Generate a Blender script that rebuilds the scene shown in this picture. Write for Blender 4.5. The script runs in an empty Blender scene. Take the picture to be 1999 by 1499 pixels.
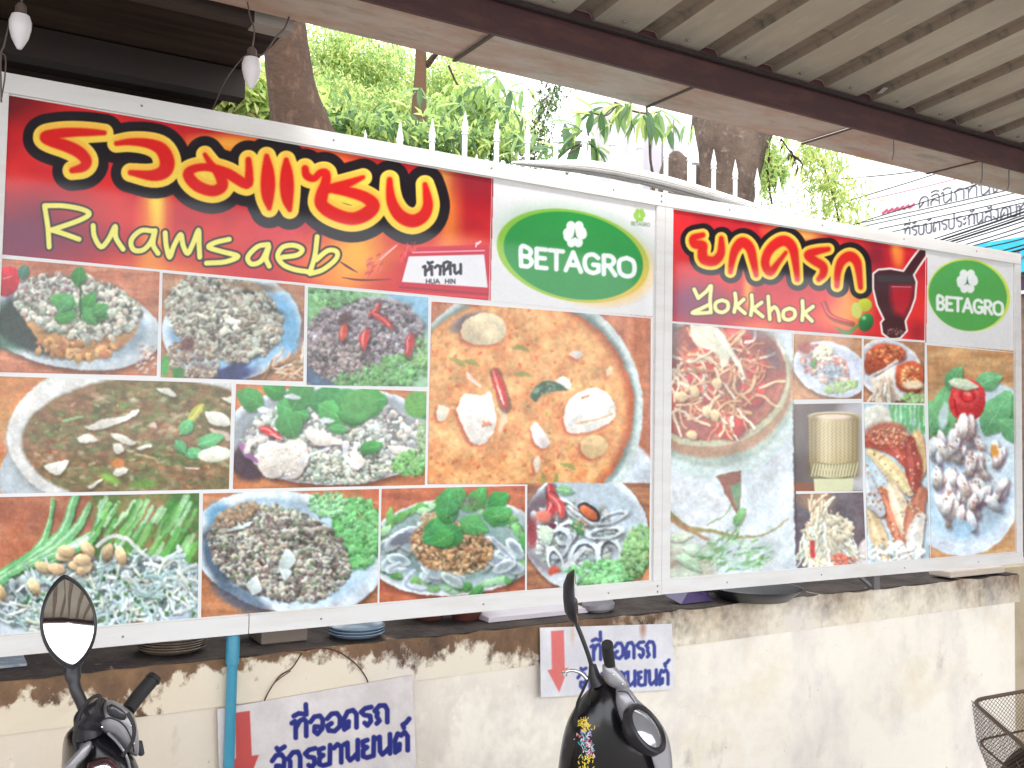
import bpy, bmesh, math, random
import numpy as np
from mathutils import Vector, Matrix
SC = bpy.context.scene
COL = SC.collection
# ---------------------------------------------------------------- camera
FPX, CX0, CY0 = 1900.0, 1000.0, 750.0
YAW, PIT, ROL = 1.025048, 0.046963, 0.017357
Z0 = 1.18                                   # height of the lower inner edge of the boards above the pavement
CAM = np.array([-0.1768, -3.0262, 0.5872 + Z0])
def cam_axes():
    f = np.array([math.cos(YAW) * math.cos(PIT), math.sin(YAW) * math.cos(PIT), math.sin(PIT)])
    r = np.array([math.sin(YAW), -math.cos(YAW), 0.0]); u = np.cross(r, f)
    c, s = math.cos(ROL), math.sin(ROL)
    return np.array([c * r + s * u, -s * r + c * u, f])
AX = cam_axes()
cam = bpy.data.cameras.new('camera'); camo = bpy.data.objects.new('camera', cam); COL.objects.link(camo)
cam.sensor_width = 36; cam.lens = FPX / 1999 * 36; cam.clip_end = 500; cam.clip_start = 0.05
m = Matrix.Identity(4)
for i in range(3):
    m[i][0], m[i][1], m[i][2], m[i][3] = AX[0][i], AX[1][i], -AX[2][i], CAM[i]
camo.matrix_world = m
SC.camera = camo
# ---------------------------------------------------------------- world, sun, exposure
w = bpy.data.worlds.new("World"); SC.world = w; w.use_nodes = True
nt = w.node_tree; nt.nodes.clear()
sky = nt.nodes.new('ShaderNodeTexSky'); sky.sky_type = 'NISHITA'; sky.sun_disc = False
SUN_EL, SUN_AZ = math.radians(55), math.radians(200)
sky.sun_elevation = SUN_EL; sky.sun_rotation = SUN_AZ
mixc = nt.nodes.new('ShaderNodeMixRGB'); mixc.inputs[0].default_value = 0.82
mixc.inputs[2].default_value = (11.0, 11.1, 11.3, 1)          # cloud cover
bg = nt.nodes.new('ShaderNodeBackground'); bg.inputs[1].default_value = 0.15
wo = nt.nodes.new('ShaderNodeOutputWorld')
nt.links.new(sky.outputs[0], mixc.inputs[1]); nt.links.new(mixc.outputs[0], bg.inputs[0]); nt.links.new(bg.outputs[0], wo.inputs[0])
sun = bpy.data.lights.new('sun', 'SUN'); sun.energy = 1.2; sun.angle = math.radians(14); sun.color = (1, .96, .9)
suno = bpy.data.objects.new('sun', sun); COL.objects.link(suno)
sd = Vector((math.sin(SUN_AZ) * math.cos(SUN_EL), math.cos(SUN_AZ) * math.cos(SUN_EL), math.sin(SUN_EL)))
suno.rotation_euler = (-sd).to_track_quat('-Z', 'Y').to_euler()
SC.view_settings.view_transform = 'Standard'; SC.view_settings.look = 'None'
SC.view_settings.gamma = 1; SC.view_settings.use_curve_mapping = False
SC.view_settings.exposure = 1.40
SC.cycles.max_bounces = 8; SC.cycles.diffuse_bounces = 4; SC.cycles.transparent_max_bounces = 8
SC.cycles.use_denoising = True

# ---------------------------------------------------------------- pixel -> place
def ray(x, y):
    return np.array([(x - CX0) / FPX, -(y - CY0) / FPX, 1.0]) @ AX
def onY(x, y, Y):
    d = ray(x, y); return CAM + d * (Y - CAM[1]) / d[1]
def onX(x, y, X):
    d = ray(x, y); return CAM + d * (X - CAM[0]) / d[0]
def onZ(x, y, Z):
    d = ray(x, y); return CAM + d * (Z - CAM[2]) / d[2]
def atD(x, y, D):
    return CAM + ray(x, y) * D
def V(a): return Vector((float(a[0]), float(a[1]), float(a[2])))

# ---------------------------------------------------------------- mesh helpers
class MB:
    def __init__(s): s.v = []; s.f = []; s.mi = []
    def add(s, vs, fs, mi=0):
        o = len(s.v); s.v += [tuple(float(c) for c in p) for p in vs]
        s.f += [tuple(i + o for i in f) for f in fs]; s.mi += [mi] * len(fs); return s
    def box(s, a, b, bev=0.0, mi=0):
        x0, y0, z0 = [min(p, q) for p, q in zip(a, b)]; x1, y1, z1 = [max(p, q) for p, q in zip(a, b)]
        if bev <= 0:
            vs = [(x, y, z) for z in (z0, z1) for y in (y0, y1) for x in (x0, x1)]
            return s.add(vs, [(0, 2, 3, 1), (4, 5, 7, 6), (0, 1, 5, 4), (2, 6, 7, 3), (0, 4, 6, 2), (1, 3, 7, 5)], mi)
        bm = bmesh.new(); bmesh.ops.create_cube(bm, size=1)
        for v in bm.verts:
            v.co = Vector(((x0 + x1) / 2 + v.co.x * (x1 - x0), (y0 + y1) / 2 + v.co.y * (y1 - y0), (z0 + z1) / 2 + v.co.z * (z1 - z0)))
        bmesh.ops.bevel(bm, geom=bm.edges[:], offset=bev, segments=2, affect='EDGES', profile=.5)
        bm.verts.index_update()
        s.add([v.co[:] for v in bm.verts], [tuple(v.index for v in f.verts) for f in bm.faces], mi); bm.free(); return s
    def tube(s, pts, r, n=10, caps=True, mi=0, flat=1.0, up=None):
        """tube along pts; r a number or one per point; flat squashes the second axis"""
        pts = [V(p) for p in pts]; k = len(pts)
        rs = [r] * k if not hasattr(r, '__len__') else list(r)
        fl = [flat] * k if not hasattr(flat, '__len__') else list(flat)
        vs = []; prev = None
        for i, p in enumerate(pts):
            t = (pts[min(i + 1, k - 1)] - pts[max(i - 1, 0)]).normalized()
            if prev is None:
                a = Vector(up) if up is not None else (Vector((0, 0, 1)) if abs(t.z) < .9 else Vector((1, 0, 0)))
            else: a = prev
            a = (a - t * a.dot(t)).normalized(); prev = a
            b = t.cross(a)
            for j in range(n):
                an = 2 * math.pi * j / n
                vs.append(p + a * (math.cos(an) * rs[i]) + b * (math.sin(an) * rs[i] * fl[i]))
        fs = [(i * n + j, i * n + (j + 1) % n, (i + 1) * n + (j + 1) % n, (i + 1) * n + j) for i in range(k - 1) for j in range(n)]
        if caps: fs += [tuple(range(n))[::-1], tuple(range((k - 1) * n, k * n))]
        return s.add(vs, fs, mi)
    def lathe(s, prof, c, ax=(0, 0, 1), n=24, mi=0):
        """prof: (radius, height) pairs about the axis ax through c"""
        ax = Vector(ax).normalized(); a = Vector((0, 0, 1)) if abs(ax.z) < .9 else Vector((1, 0, 0))
        a = (a - ax * a.dot(ax)).normalized(); b = ax.cross(a); c = V(c); vs = []
        for r, h in prof:
            for j in range(n):
                an = 2 * math.pi * j / n
                vs.append(c + ax * h + a * (math.cos(an) * r) + b * (math.sin(an) * r))
        k = len(prof)
        fs = [(i * n + j, i * n + (j + 1) % n, (i + 1) * n + (j + 1) % n, (i + 1) * n + j) for i in range(k - 1) for j in range(n)]
        if prof[0][0] > 1e-4: fs.append(tuple(range(n))[::-1])
        if prof[-1][0] > 1e-4: fs.append(tuple(range((k - 1) * n, k * n)))
        return s.add(vs, fs, mi)
    def slab(s, outline, off, mi=0):
        """flat outline (list of points) given thickness by the vector off"""
        n = len(outline); a = [V(p) for p in outline]; b = [p + Vector(off) for p in a]
        s.add(a, [tuple(range(n))], mi); s.add(b, [tuple(range(n))[::-1]], mi)
        return s.add(a + b, [(i, (i + 1) % n, n + (i + 1) % n, n + i)[::-1] for i in range(n)], mi)
    def loft(s, rings, caps=True, mi=0):
        n = len(rings[0]); k = len(rings); vs = [p for r in rings for p in r]
        fs = [(i * n + j, i * n + (j + 1) % n, (i + 1) * n + (j + 1) % n, (i + 1) * n + j) for i in range(k - 1) for j in range(n)]
        if caps: fs += [tuple(range(n))[::-1], tuple(range((k - 1) * n, k * n))]
        return s.add(vs, fs, mi)
    def build(s, name, mat, parent=None, smooth=False, sub=0):
        me = bpy.data.meshes.new(name); me.from_pydata(s.v, [], s.f); me.validate(); me.update()
        mats = mat if isinstance(mat, (list, tuple)) else [mat]
        for x in mats: me.materials.append(x)
        if len(mats) > 1 and len(me.polygons) == len(s.mi): me.polygons.foreach_set('material_index', s.mi)
        bm = bmesh.new(); bm.from_mesh(me); bmesh.ops.recalc_face_normals(bm, faces=bm.faces[:]); bm.to_mesh(me); bm.free()
        if smooth:
            me.polygons.foreach_set('use_smooth', [True] * len(me.polygons))
            try: me.set_sharp_from_angle(angle=math.radians(38))
            except Exception: pass
        o = bpy.data.objects.new(name, me); COL.objects.link(o)
        if sub:
            md = o.modifiers.new('sub', 'SUBSURF'); md.levels = md.render_levels = sub
        if parent is not None: par(o, parent)
        return o
def par(o, parent):
    o.parent = parent
    mw = Matrix.Identity(4); q = parent
    while q is not None:
        mw = q.matrix_basis if q.parent is None else q.matrix_parent_inverse @ q.matrix_basis
        break
    # parents sit either at an Empty's own place or at the origin (meshes are built in world space)
    if parent.parent is None: o.matrix_parent_inverse = parent.matrix_basis.inverted()
    else: o.matrix_parent_inverse = Matrix.Identity(4)
def tag(o, label=None, cat=None, group=None, kind=None):
    if label: o['label'] = label
    if cat: o['category'] = cat
    if group: o['group'] = group
    if kind: o['kind'] = kind
    return o
def thing(name, loc, label, cat, group=None):
    o = bpy.data.objects.new(name, None); COL.objects.link(o); o.location = V(loc); o.empty_display_size = .1
    return tag(o, label, cat, group)
def copy_tree(o, parent=None):
    c = o.copy(); COL.objects.link(c)
    if parent is not None:
        c.parent = parent; c.matrix_parent_inverse = o.matrix_parent_inverse.copy()
    for ch in list(o.children): copy_tree(ch, c)
    return c
def crom(pts, k=6):
    P = [np.array(p, float) for p in pts]; out = []
    Q = [2 * P[0] - P[1]] + P + [2 * P[-1] - P[-2]]
    for i in range(1, len(Q) - 2):
        for j in range(k):
            t = j / k; a, b, c, d = Q[i - 1:i + 3]
            out.append(.5 * (2 * b + (c - a) * t + (2 * a - 5 * b + 4 * c - d) * t * t + (3 * b - a - 3 * c + d) * t ** 3))
    out.append(P[-1]); return out

# ---------------------------------------------------------------- materials
def s2l(c):
    return tuple((x / 255 / 12.92 if x / 255 <= .04045 else ((x / 255 + .055) / 1.055) ** 2.4) for x in c) + (1,)
def mat(name, col, rough=.5, metal=0.0, spec=.5, noise=None, bump=0.0, bscale=60, coat=0, trans=0.0):
    """noise: list of (scale, colour, lo, hi, stretch) stains laid over the base colour, in object space"""
    M = bpy.data.materials.new(name); M.use_nodes = True; n = M.node_tree.nodes; L = M.node_tree.links
    b = n['Principled BSDF']; b.inputs['Roughness'].default_value = rough; b.inputs['Metallic'].default_value = metal
    b.inputs['Specular IOR Level'].default_value = spec; b.inputs['Coat Weight'].default_value = coat
    b.inputs['Coat Roughness'].default_value = .08
    b.inputs['Base Color'].default_value = tuple(col) + (1,) if len(col) == 3 else col
    tc = n.new('ShaderNodeTexCoord'); prev = None
    for (sc, c2, lo, hi, st) in (noise or []):
        mp = n.new('ShaderNodeMapping'); mp.inputs['Scale'].default_value = st; L.new(tc.outputs['Object'], mp.inputs[0])
        nz = n.new('ShaderNodeTexNoise'); nz.inputs['Scale'].default_value = sc; nz.inputs['Detail'].default_value = 7
        nz.inputs['Roughness'].default_value = .65; L.new(mp.outputs[0], nz.inputs[0])
        rp = n.new('ShaderNodeMapRange'); rp.inputs[1].default_value = lo; rp.inputs[2].default_value = hi; L.new(nz.outputs[0], rp.inputs[0])
        mx = n.new('ShaderNodeMixRGB'); L.new(rp.outputs[0], mx.inputs[0])
        if prev is None: mx.inputs[1].default_value = b.inputs['Base Color'].default_value
        else: L.new(prev, mx.inputs[1])
        mx.inputs[2].default_value = tuple(c2) + (1,); prev = mx.outputs[0]
    if prev is not None: L.new(prev, b.inputs['Base Color'])
    if bump:
        nz = n.new('ShaderNodeTexNoise'); nz.inputs['Scale'].default_value = bscale; nz.inputs['Detail'].default_value = 5
        L.new(tc.outputs['Object'], nz.inputs[0])
        bp = n.new('ShaderNodeBump'); bp.inputs['Strength'].default_value = bump; bp.inputs['Distance'].default_value = .01
        L.new(nz.outputs[0], bp.inputs['Height']); L.new(bp.outputs[0], b.inputs['Normal'])
    if trans:
        tr = n.new('ShaderNodeBsdfTranslucent'); ms = n.new('ShaderNodeMixShader'); ms.inputs[0].default_value = trans
        tr.inputs[0].default_value = tuple(min(1, c * 1.6) for c in col[:3]) + (1,)
        if prev is not None: L.new(prev, tr.inputs[0])
        out = n['Material Output']; L.new(b.outputs[0], ms.inputs[1]); L.new(tr.outputs[0], ms.inputs[2]); L.new(ms.outputs[0], out.inputs[0])
    return M
S1 = (1, 1, 1)
# ---------------------------------------------------------------- the printed pictures: a small painter in numpy
# Canvas coordinates are those of the photograph; the finished print is resampled onto the flat boards further down.
PX0, PY0, PW, PH = -60, 150, 2080, 1400
CV = np.zeros((PH, PW, 3), np.float32); CLIP = np.ones((PH, PW), np.float32)
rng = np.random.RandomState(7)
def arr(c): return np.array(c, np.float32)
def _bb(x0, y0, x1, y1):
    a = max(0, int(x0 - PX0 - 2)); b = min(PW, int(x1 - PX0 + 3)); c = max(0, int(y0 - PY0 - 2)); d = min(PH, int(y1 - PY0 + 3))
    return (a, b, c, d) if b > a and d > c else None
def _grid(bb):
    a, b, c, d = bb
    return np.meshgrid(np.arange(a, b, dtype=np.float32) + PX0, np.arange(c, d, dtype=np.float32) + PY0)
def _comp(bb, al, col):
    a, b, c, d = bb; al = (al * CLIP[c:d, a:b])[..., None]
    CV[c:d, a:b] = CV[c:d, a:b] * (1 - al) + col * al
def ell(cx, cy, rx, ry, col, ang=0, soft=1.0, sh=0.0, op=1.0, ring=None):
    r = max(rx, ry) + soft; bb = _bb(cx - r, cy - r, cx + r, cy + r)
    if bb is None: return
    X, Y = _grid(bb); c, s = math.cos(math.radians(ang)), math.sin(math.radians(ang))
    u = ((X - cx) * c + (Y - cy) * s) / rx; v = (-(X - cx) * s + (Y - cy) * c) / ry
    q = np.sqrt(u * u + v * v) + 1e-6
    dist = (q - 1) * min(rx, ry)
    al = np.clip(.5 - dist / max(soft, .8), 0, 1) * op
    if ring is not None: al = al * np.clip(.5 + (q - 1 + ring) * min(rx, ry), 0, 1)
    if sh: colr = np.clip(arr(col) * (1 - sh * ((X - cx) / rx * .35 + (Y - cy) / ry * .75))[..., None], 0, 255)
    else: colr = arr(col)
    _comp(bb, al, colr)
def segdist(X, Y, pts, rs):
    D = None
    for i in range(len(pts) - 1):
        x0, y0 = pts[i]; x1, y1 = pts[i + 1]; dx, dy = x1 - x0, y1 - y0; L = dx * dx + dy * dy + 1e-6
        t = np.clip(((X - x0) * dx + (Y - y0) * dy) / L, 0, 1)
        d = np.hypot(X - x0 - t * dx, Y - y0 - t * dy) - (rs[i] + (rs[i + 1] - rs[i]) * t)
        D = d if D is None else np.minimum(D, d)
    return D
def smooth(pts, rs, k=5):
    q = crom([(p[0], p[1], r) for p, r in zip(pts, rs)], k) if len(pts) > 2 else [(p[0], p[1], r) for p, r in zip(pts, rs)]
    return [(a[0], a[1]) for a in q], [max(.2, a[2]) for a in q]
def stroke(pts, r, col, grow=0, soft=1.0, op=1.0, k=4):
    rs = [r] * len(pts) if not hasattr(r, '__len__') else r
    P, Rr = smooth(pts, rs, k); Rr = [x + grow for x in Rr]
    xs = [p[0] for p in P]; ys = [p[1] for p in P]; m_ = max(Rr) + soft
    bb = _bb(min(xs) - m_, min(ys) - m_, max(xs) + m_, max(ys) + m_)
    if bb is None: return
    X, Y = _grid(bb); D = segdist(X, Y, P, Rr)
    _comp(bb, np.clip(.5 - D / max(soft, .8), 0, 1) * op, arr(col))
def polymask(X, Y, pts):
    inside = np.zeros(X.shape, bool); n = len(pts)
    for i in range(n):
        x0, y0 = pts[i]; x1, y1 = pts[(i + 1) % n]
        if y0 == y1: continue
        inside ^= ((Y < y0) != (Y < y1)) & (X < (x1 - x0) * (Y - y0) / (y1 - y0) + x0)
    return inside
def poly(pts, col, soft=1.0, op=1.0, sm=0, sh=0.0):
    if sm: pts = [tuple(a) for a in crom(list(pts) + [pts[0]], sm)[:-1]]
    xs = [p[0] for p in pts]; ys = [p[1] for p in pts]
    bb = _bb(min(xs) - soft, min(ys) - soft, max(xs) + soft, max(ys) + soft)
    if bb is None: return
    X, Y = _grid(bb); ins = polymask(X, Y, pts); D = segdist(X, Y, list(pts) + [pts[0]], [0] * (len(pts) + 1))
    D = np.where(ins, -D, D); colr = arr(col)
    if sh:
        cy, hy = (min(ys) + max(ys)) / 2, (max(ys) - min(ys)) / 2 + 1
        colr = np.clip(colr * (1 - sh * ((Y - cy) / hy))[..., None], 0, 255)
    _comp(bb, np.clip(.5 - D / max(soft, .8), 0, 1) * op, colr)
def fbm(h, w, cell, octv=4, seed=0, ax=1.0, ay=1.0):
    r = np.random.RandomState(seed); out = np.zeros((h, w), np.float32); amp = 1; tot = 0
    for o in range(octv):
        cx, cy = max(1.2, cell * ax / 2 ** o), max(1.2, cell * ay / 2 ** o)
        gw, gh = int(w / cx) + 3, int(h / cy) + 3; g = r.rand(gh, gw).astype(np.float32)
        x = np.arange(w) / cx; y = np.arange(h) / cy; xi = x.astype(int); yi = y.astype(int)
        fx = x - xi; fy = y - yi; fx = (fx * fx * (3 - 2 * fx))[None]; fy = (fy * fy * (3 - 2 * fy))[:, None]
        a = g[yi][:, xi]; b = g[yi][:, xi + 1]; c = g[yi + 1][:, xi]; d = g[yi + 1][:, xi + 1]
        out += amp * ((a * (1 - fx) + b * fx) * (1 - fy) + (c * (1 - fx) + d * fx) * fy); tot += amp; amp *= .6
    return out / tot
def fill(x0, y0, x1, y1, c1, c2, cell=20, seed=0, ax=1, ay=1, lo=.3, hi=.7, op=1.0, mask=None):
    bb = _bb(x0, y0, x1, y1); a, b, c, d = bb; n = fbm(d - c, b - a, cell, 4, seed, ax, ay)
    t = np.clip((n - lo) / (hi - lo), 0, 1)[..., None]
    al = np.full((d - c, b - a), op, np.float32)
    if mask is not None: X, Y = _grid(bb); al = al * mask(X, Y)
    _comp(bb, al, arr(c1) * (1 - t) + arr(c2) * t)
def em(cx, cy, rx, ry, ang=0, soft=.06):
    c, s = math.cos(math.radians(ang)), math.sin(math.radians(ang))
    def f(X, Y):
        u = ((X - cx) * c + (Y - cy) * s) / rx; v = (-(X - cx) * s + (Y - cy) * c) / ry
        return np.clip((1 - np.sqrt(u * u + v * v)) / soft + .5, 0, 1)
    return f
def inell(cx, cy, rx, ry, ang=0):
    while True:
        u, v = rng.uniform(-1, 1, 2)
        if u * u + v * v <= 1: break
    c, s = math.cos(math.radians(ang)), math.sin(math.radians(ang)); u *= rx; v *= ry
    return cx + u * c - v * s, cy + u * s + v * c
def jit(c, a=14): return np.clip(arr(c) + rng.uniform(-a, a) + rng.uniform(-a * .4, a * .4, 3), 0, 255)
def scat(e, n, s0, s1, pal, asp=.6, sh=.25, dark=.45, ang=None, j=14):
    """n lumps strewn over the ellipse e, each with its own dark underside"""
    n = int(n * 1.3); s0 *= .84; s1 *= .84; dark = dark * .62 if dark else 0
    mean_ = sum(arr(q_) for q_ in pal) / len(pal); pal = [arr(q_) * .62 + mean_ * .38 for q_ in pal]; j *= .7
    if n > 450: ell(e[0], e[1], e[2] * .97, e[3] * .95, mean_ * .66, e[4] if len(e) > 4 else 0, 10)
    ps = sorted([inell(*e) for _ in range(n)], key=lambda p: p[1])
    for x, y in ps:
        s = s0 + (s1 - s0) * (rng.rand() ** 2.2 * 2.1 if n > 190 else rng.rand()); a = rng.uniform(0, 180) if ang is None else ang + rng.uniform(-25, 25); c = jit(pal[rng.randint(len(pal))], j)
        k = asp * rng.uniform(.7, 1.3)
        if dark: ell(x + s * .25, y + s * .4, s * 1.05, s * k * 1.1, c * .35, a, 1.6, 0, dark)
        ell(x, y, s, s * k, c, a, 1.2, sh)
        if n > 450 and rng.rand() < .035: ell(x + rng.uniform(-6, 6), y + rng.uniform(-4, 4), rng.uniform(6, 14), rng.uniform(3, 7), mean_ * .22, rng.uniform(-40, 40), 7, 0, .5)
        if n > 450 and rng.rand() < .03: ell(x, y, rng.uniform(3, 7), rng.uniform(1.5, 3), np.clip(mean_ * 1.5, 0, 245), rng.uniform(0, 180), 2.5, .2, .8)
def leafp(x, y, L, W, ang, col, rib=True):
    c, s = math.cos(math.radians(ang)), math.sin(math.radians(ang))
    P = [(0, 0), (.2, .38), (.5, .5), (.8, .3), (1, 0), (.8, -.3), (.5, -.5), (.2, -.38)]
    pt = [(x + u * L * c - v * W * s, y + u * L * s + v * W * c) for u, v in P]
    poly([(a + 2, b + 3) for a, b in pt], arr(col) * .35, 3, .5, sm=3)
    poly(pt, col, 1.2, 1, sm=3, sh=.18)
    if rib:
        stroke([(x, y), (x + L * c, y + L * s)], .8, np.clip(arr(col) * 1.35 + 15, 0, 255), op=.55)
        for t in (.25, .45, .65):
            for sg in (1, -1):
                stroke([(x + t * L * c, y + t * L * s), (x + (t + .16) * L * c - sg * .3 * W * s, y + (t + .16) * L * s + sg * .3 * W * c)], .5, np.clip(arr(col) * 1.25 + 8, 0, 255), op=.4)
def lettuce(e, n=90, col=(95, 165, 80), s=7):
    col = tuple(arr(col) * .9)
    scat(e, n, s * .5, s * 1.1, [arr(col) * .6, col, arr(col) * .8, arr(col) * 1.05 + 18, arr(col) * .9 + 52], .55, .3, .4)
    for _ in range(n):
        x, y = inell(*e); a = rng.uniform(0, 6.28); L = s * rng.uniform(.6, 1.6)
        stroke([(x, y), (x + L * .5 * math.cos(a), y + L * .5 * math.sin(a)), (x + L * math.cos(a + .9), y + L * math.sin(a + .9))], .8, np.clip(jit(col) * .9 + 62, 0, 255), op=.6)
def wood(q, c=(186, 104, 66), d=(142, 66, 44), seed=0, ax=5, ay=.5):
    c = arr(c) * .72 + arr((222, 158, 104)) * .28; d = arr(d) * .66 + arr((206, 128, 80)) * .34
    xs = [p[0] for p in q]; ys = [p[1] for p in q]
    fill(min(xs), min(ys), max(xs), max(ys), d, c, 22, seed, ax, ay)
def plate(cx, cy, rx, ry, ang=0, rim=(214, 226, 234), inn=(168, 190, 204), t=.16):
    ell(cx + 3, cy + 7, rx * 1.01, ry * 1.02, (60, 34, 30), ang, 9, 0, .55)
    ell(cx, cy, rx, ry, rim, ang, 1.5, .06)
    ell(cx, cy - ry * .02, rx * (1 - t), ry * (1 - t * 1.2), inn, ang, 9, -.12)
def noodles(e, n, L, r, pal, curl=.8, a0=None, dark=.36):
    for _ in range(n):
        x, y = inell(*e); a = rng.uniform(0, 6.28) if a0 is None else math.radians(a0 + rng.uniform(-30, 30)); pts = [(x, y)]
        for k in range(3):
            a += rng.uniform(-curl, curl); x += L / 3 * math.cos(a); y += L / 3 * math.sin(a); pts.append((x, y))
        rr = r * rng.uniform(.6, 1.2); c = jit(pal[rng.randint(len(pal))], 12)
        stroke([(p[0] + 1, p[1] + 2) for p in pts], rr * 1.3, c * .4, op=dark, soft=2.5, k=3); stroke(pts, rr, c, k=3)
        stroke([(p[0] - .4, p[1] - rr * .4) for p in pts], rr * .3, np.clip(c * 1.15 + 18, 0, 255), op=.6, k=3)
def chilli(pts, r, c=(206, 40, 38)):
    stroke([(p[0] + 2, p[1] + 3) for p in pts], r * 1.1, (50, 20, 25), op=.5, soft=3)
    stroke(pts, [r * .6, r, r * .5], c); stroke([(p[0] - r * .3, p[1] - r * .3) for p in pts], [r * .1, r * .25, r * .1], (250, 150, 140), op=.8)
# ---- Thai letters as strokes in a unit box (x right, y down)
TG = {'ท': (.86, [[(.0, .2), (.16, .12), (.2, .3), (.2, 1)], [(.2, .5), (.42, .14), (.62, .08), (.74, .25), (.74, 1)]]),
    'จ': (.84, [[(.1, .3), (.3, .06), (.58, .06), (.74, .3), (.7, .75), (.46, 1), (.3, .84), (.32, .58), (.5, .62)]]),
    'อ': (.86, [[(.12, .28), (.34, .06), (.62, .08), (.78, .35), (.76, .8), (.5, 1), (.2, .92), (.12, .66), (.34, .56)]]),
    'ด': (.86, [[(.14, 1), (.12, .45), (.3, .1), (.58, .06), (.76, .3), (.76, 1)], [(.14, .98), (.34, .9), (.36, .62)]]),
    'ต': (.88, [[(.14, 1), (.12, .4), (.26, .08), (.44, .2), (.62, .06), (.78, .3), (.78, 1)], [(.14, .98), (.34, .9), (.36, .62)]]),
    'ค': (.86, [[(.14, 1), (.12, .45), (.3, .1), (.58, .06), (.76, .3), (.76, 1)], [(.14, .9), (.4, .6), (.46, .46)]]),
    'ร': (.74, [[(.66, .06), (.34, .08), (.14, .24), (.3, .42), (.6, .52), (.64, .8), (.46, 1), (.32, .84)]]),
    'ถ': (.86, [[(.2, .98), (.34, .86), (.2, .6), (.24, .42), (.1, .3), (.34, .06), (.62, .1), (.74, .35), (.74, 1)]]),
    'ก': (.84, [[(.2, 1), (.2, .5), (.1, .32), (.34, .06), (.6, .08), (.72, .35), (.72, 1)]]),
    'ย': (.82, [[(.36, .12), (.12, .16), (.14, .4), (.34, .48), (.14, .6), (.14, .9), (.34, 1), (.68, .96), (.7, .04)]]),
    'า': (.6, [[(.08, .22), (.26, .06), (.46, .22), (.46, 1)]]),
    'น': (.86, [[(.0, .14), (.18, .08), (.2, .8), (.32, .98), (.5, .86), (.72, .66)], [(.72, .04), (.72, 1)]]),
    'ห': (.9, [[(.0, .16), (.16, .08), (.18, .4), (.18, 1)], [(.18, .7), (.4, .46), (.72, .36), (.74, 1)], [(.5, .36), (.58, .08), (.76, .14)]]),
    'ว': (.7, [[(.1, .28), (.3, .06), (.52, .14), (.58, .5), (.54, 1)]]),
    'บ': (.84, [[(.02, .12), (.18, .08), (.18, .8), (.34, 1), (.6, 1), (.72, .8), (.72, .06)]]),
    'ป': (.84, [[(.02, .12), (.18, .08), (.18, .8), (.34, 1), (.6, 1), (.72, .8), (.72, -.4)]]),
    'ล': (.84, [[(.12, .2), (.4, .06), (.68, .2), (.72, 1)], [(.14, .96), (.12, .66), (.34, .48), (.7, .7)]]),
    'ส': (.88, [[(.12, .2), (.4, .06), (.68, .2), (.72, 1)], [(.14, .96), (.12, .66), (.34, .48), (.7, .7)], [(.6, .12), (.8, -.12)]]),
    'ม': (.86, [[(.02, .12), (.18, .08), (.2, .8), (.14, .98), (.3, .9), (.72, .96), (.72, .04)]]),
    'ง': (.66, [[(.3, .12), (.48, .1), (.5, .6), (.4, 1), (.04, .6)]]),
    'ะ': (.5, [[(.1, .3), (.2, .4), (.38, .2)], [(.1, .74), (.2, .84), (.38, .64)]]),
    'ี': (0, [[(-.76, -.16), (-.5, -.26), (-.12, -.14)], [(-.12, -.14), (-.12, -.34)]]), 'ิ': (0, [[(-.74, -.14), (-.45, -.28), (-.14, -.14)]]),
    'ั': (0, [[(-.5, -.3), (-.42, -.16), (-.1, -.3)]]), '่': (0, [[(-.14, -.46), (-.14, -.66)]]), '้': (0, [[(-.4, -.34), (-.3, -.18), (-.12, -.4)]]),
    '์': (0, [[(-.3, -.16), (-.36, -.32), (-.2, -.38), (-.02, -.56)]]), 'ุ': (0, [[(-.24, 1.12), (-.14, 1.16), (-.14, 1.36)]]), ' ': (.4, []),
    'B': (.74, [[(.1, 1), (.1, 0), (.42, 0), (.58, .2), (.44, .45), (.1, .47)], [(.1, .47), (.46, .5), (.62, .74), (.44, 1), (.1, 1)]]), 'E': (.72, [[(.58, 0), (.12, 0)], [(.12, 0), (.12, 1)], [(.12, 1), (.6, 1)], [(.12, .48), (.52, .48)]]),
    'T': (.78, [[(.04, 0), (.68, 0)], [(.36, 0), (.36, 1)]]), 'A': (.88, [[(.04, 1), (.4, 0)], [(.4, 0), (.78, 1)], [(.2, .68), (.62, .68)]]), 'G': (.92, [[(.74, .16), (.5, 0), (.18, .12), (.08, .5), (.2, .88), (.5, 1), (.76, .88)], [(.76, .88), (.76, .55)], [(.76, .55), (.5, .55)]]),
    'R': (.76, [[(.1, 1), (.1, 0)], [(.1, 0), (.44, .0), (.6, .24), (.42, .5), (.1, .52)], [(.34, .52), (.66, 1)]]), 'O': (.98, [[(.46, 0), (.14, .16), (.08, .5), (.16, .86), (.46, 1), (.76, .86), (.84, .5), (.76, .14), (.46, 0)]]),
    'H': (.78, [[(.1, 0), (.1, 1)], [(.62, 0), (.62, 1)], [(.1, .5), (.62, .5)]]), 'U': (.76, [[(.1, 0), (.1, .8), (.36, 1), (.62, .8), (.62, 0)]]), 'I': (.3, [[(.12, 0), (.12, 1)]]), 'N': (.82, [[(.1, 1), (.1, 0)], [(.1, 0), (.62, 1)], [(.62, 1), (.62, 0)]])}
def thai(txt, f):
    """strokes of a word, each point sent through f(x, y)"""
    x = 0; out = []
    for ch in txt:
        w_, st = TG[ch]
        for s_ in st: out.append([f(x + a, b) for a, b in s_])
        x += w_
    return out
def thaiw(txt): return sum(TG[c][0] for c in txt)
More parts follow.
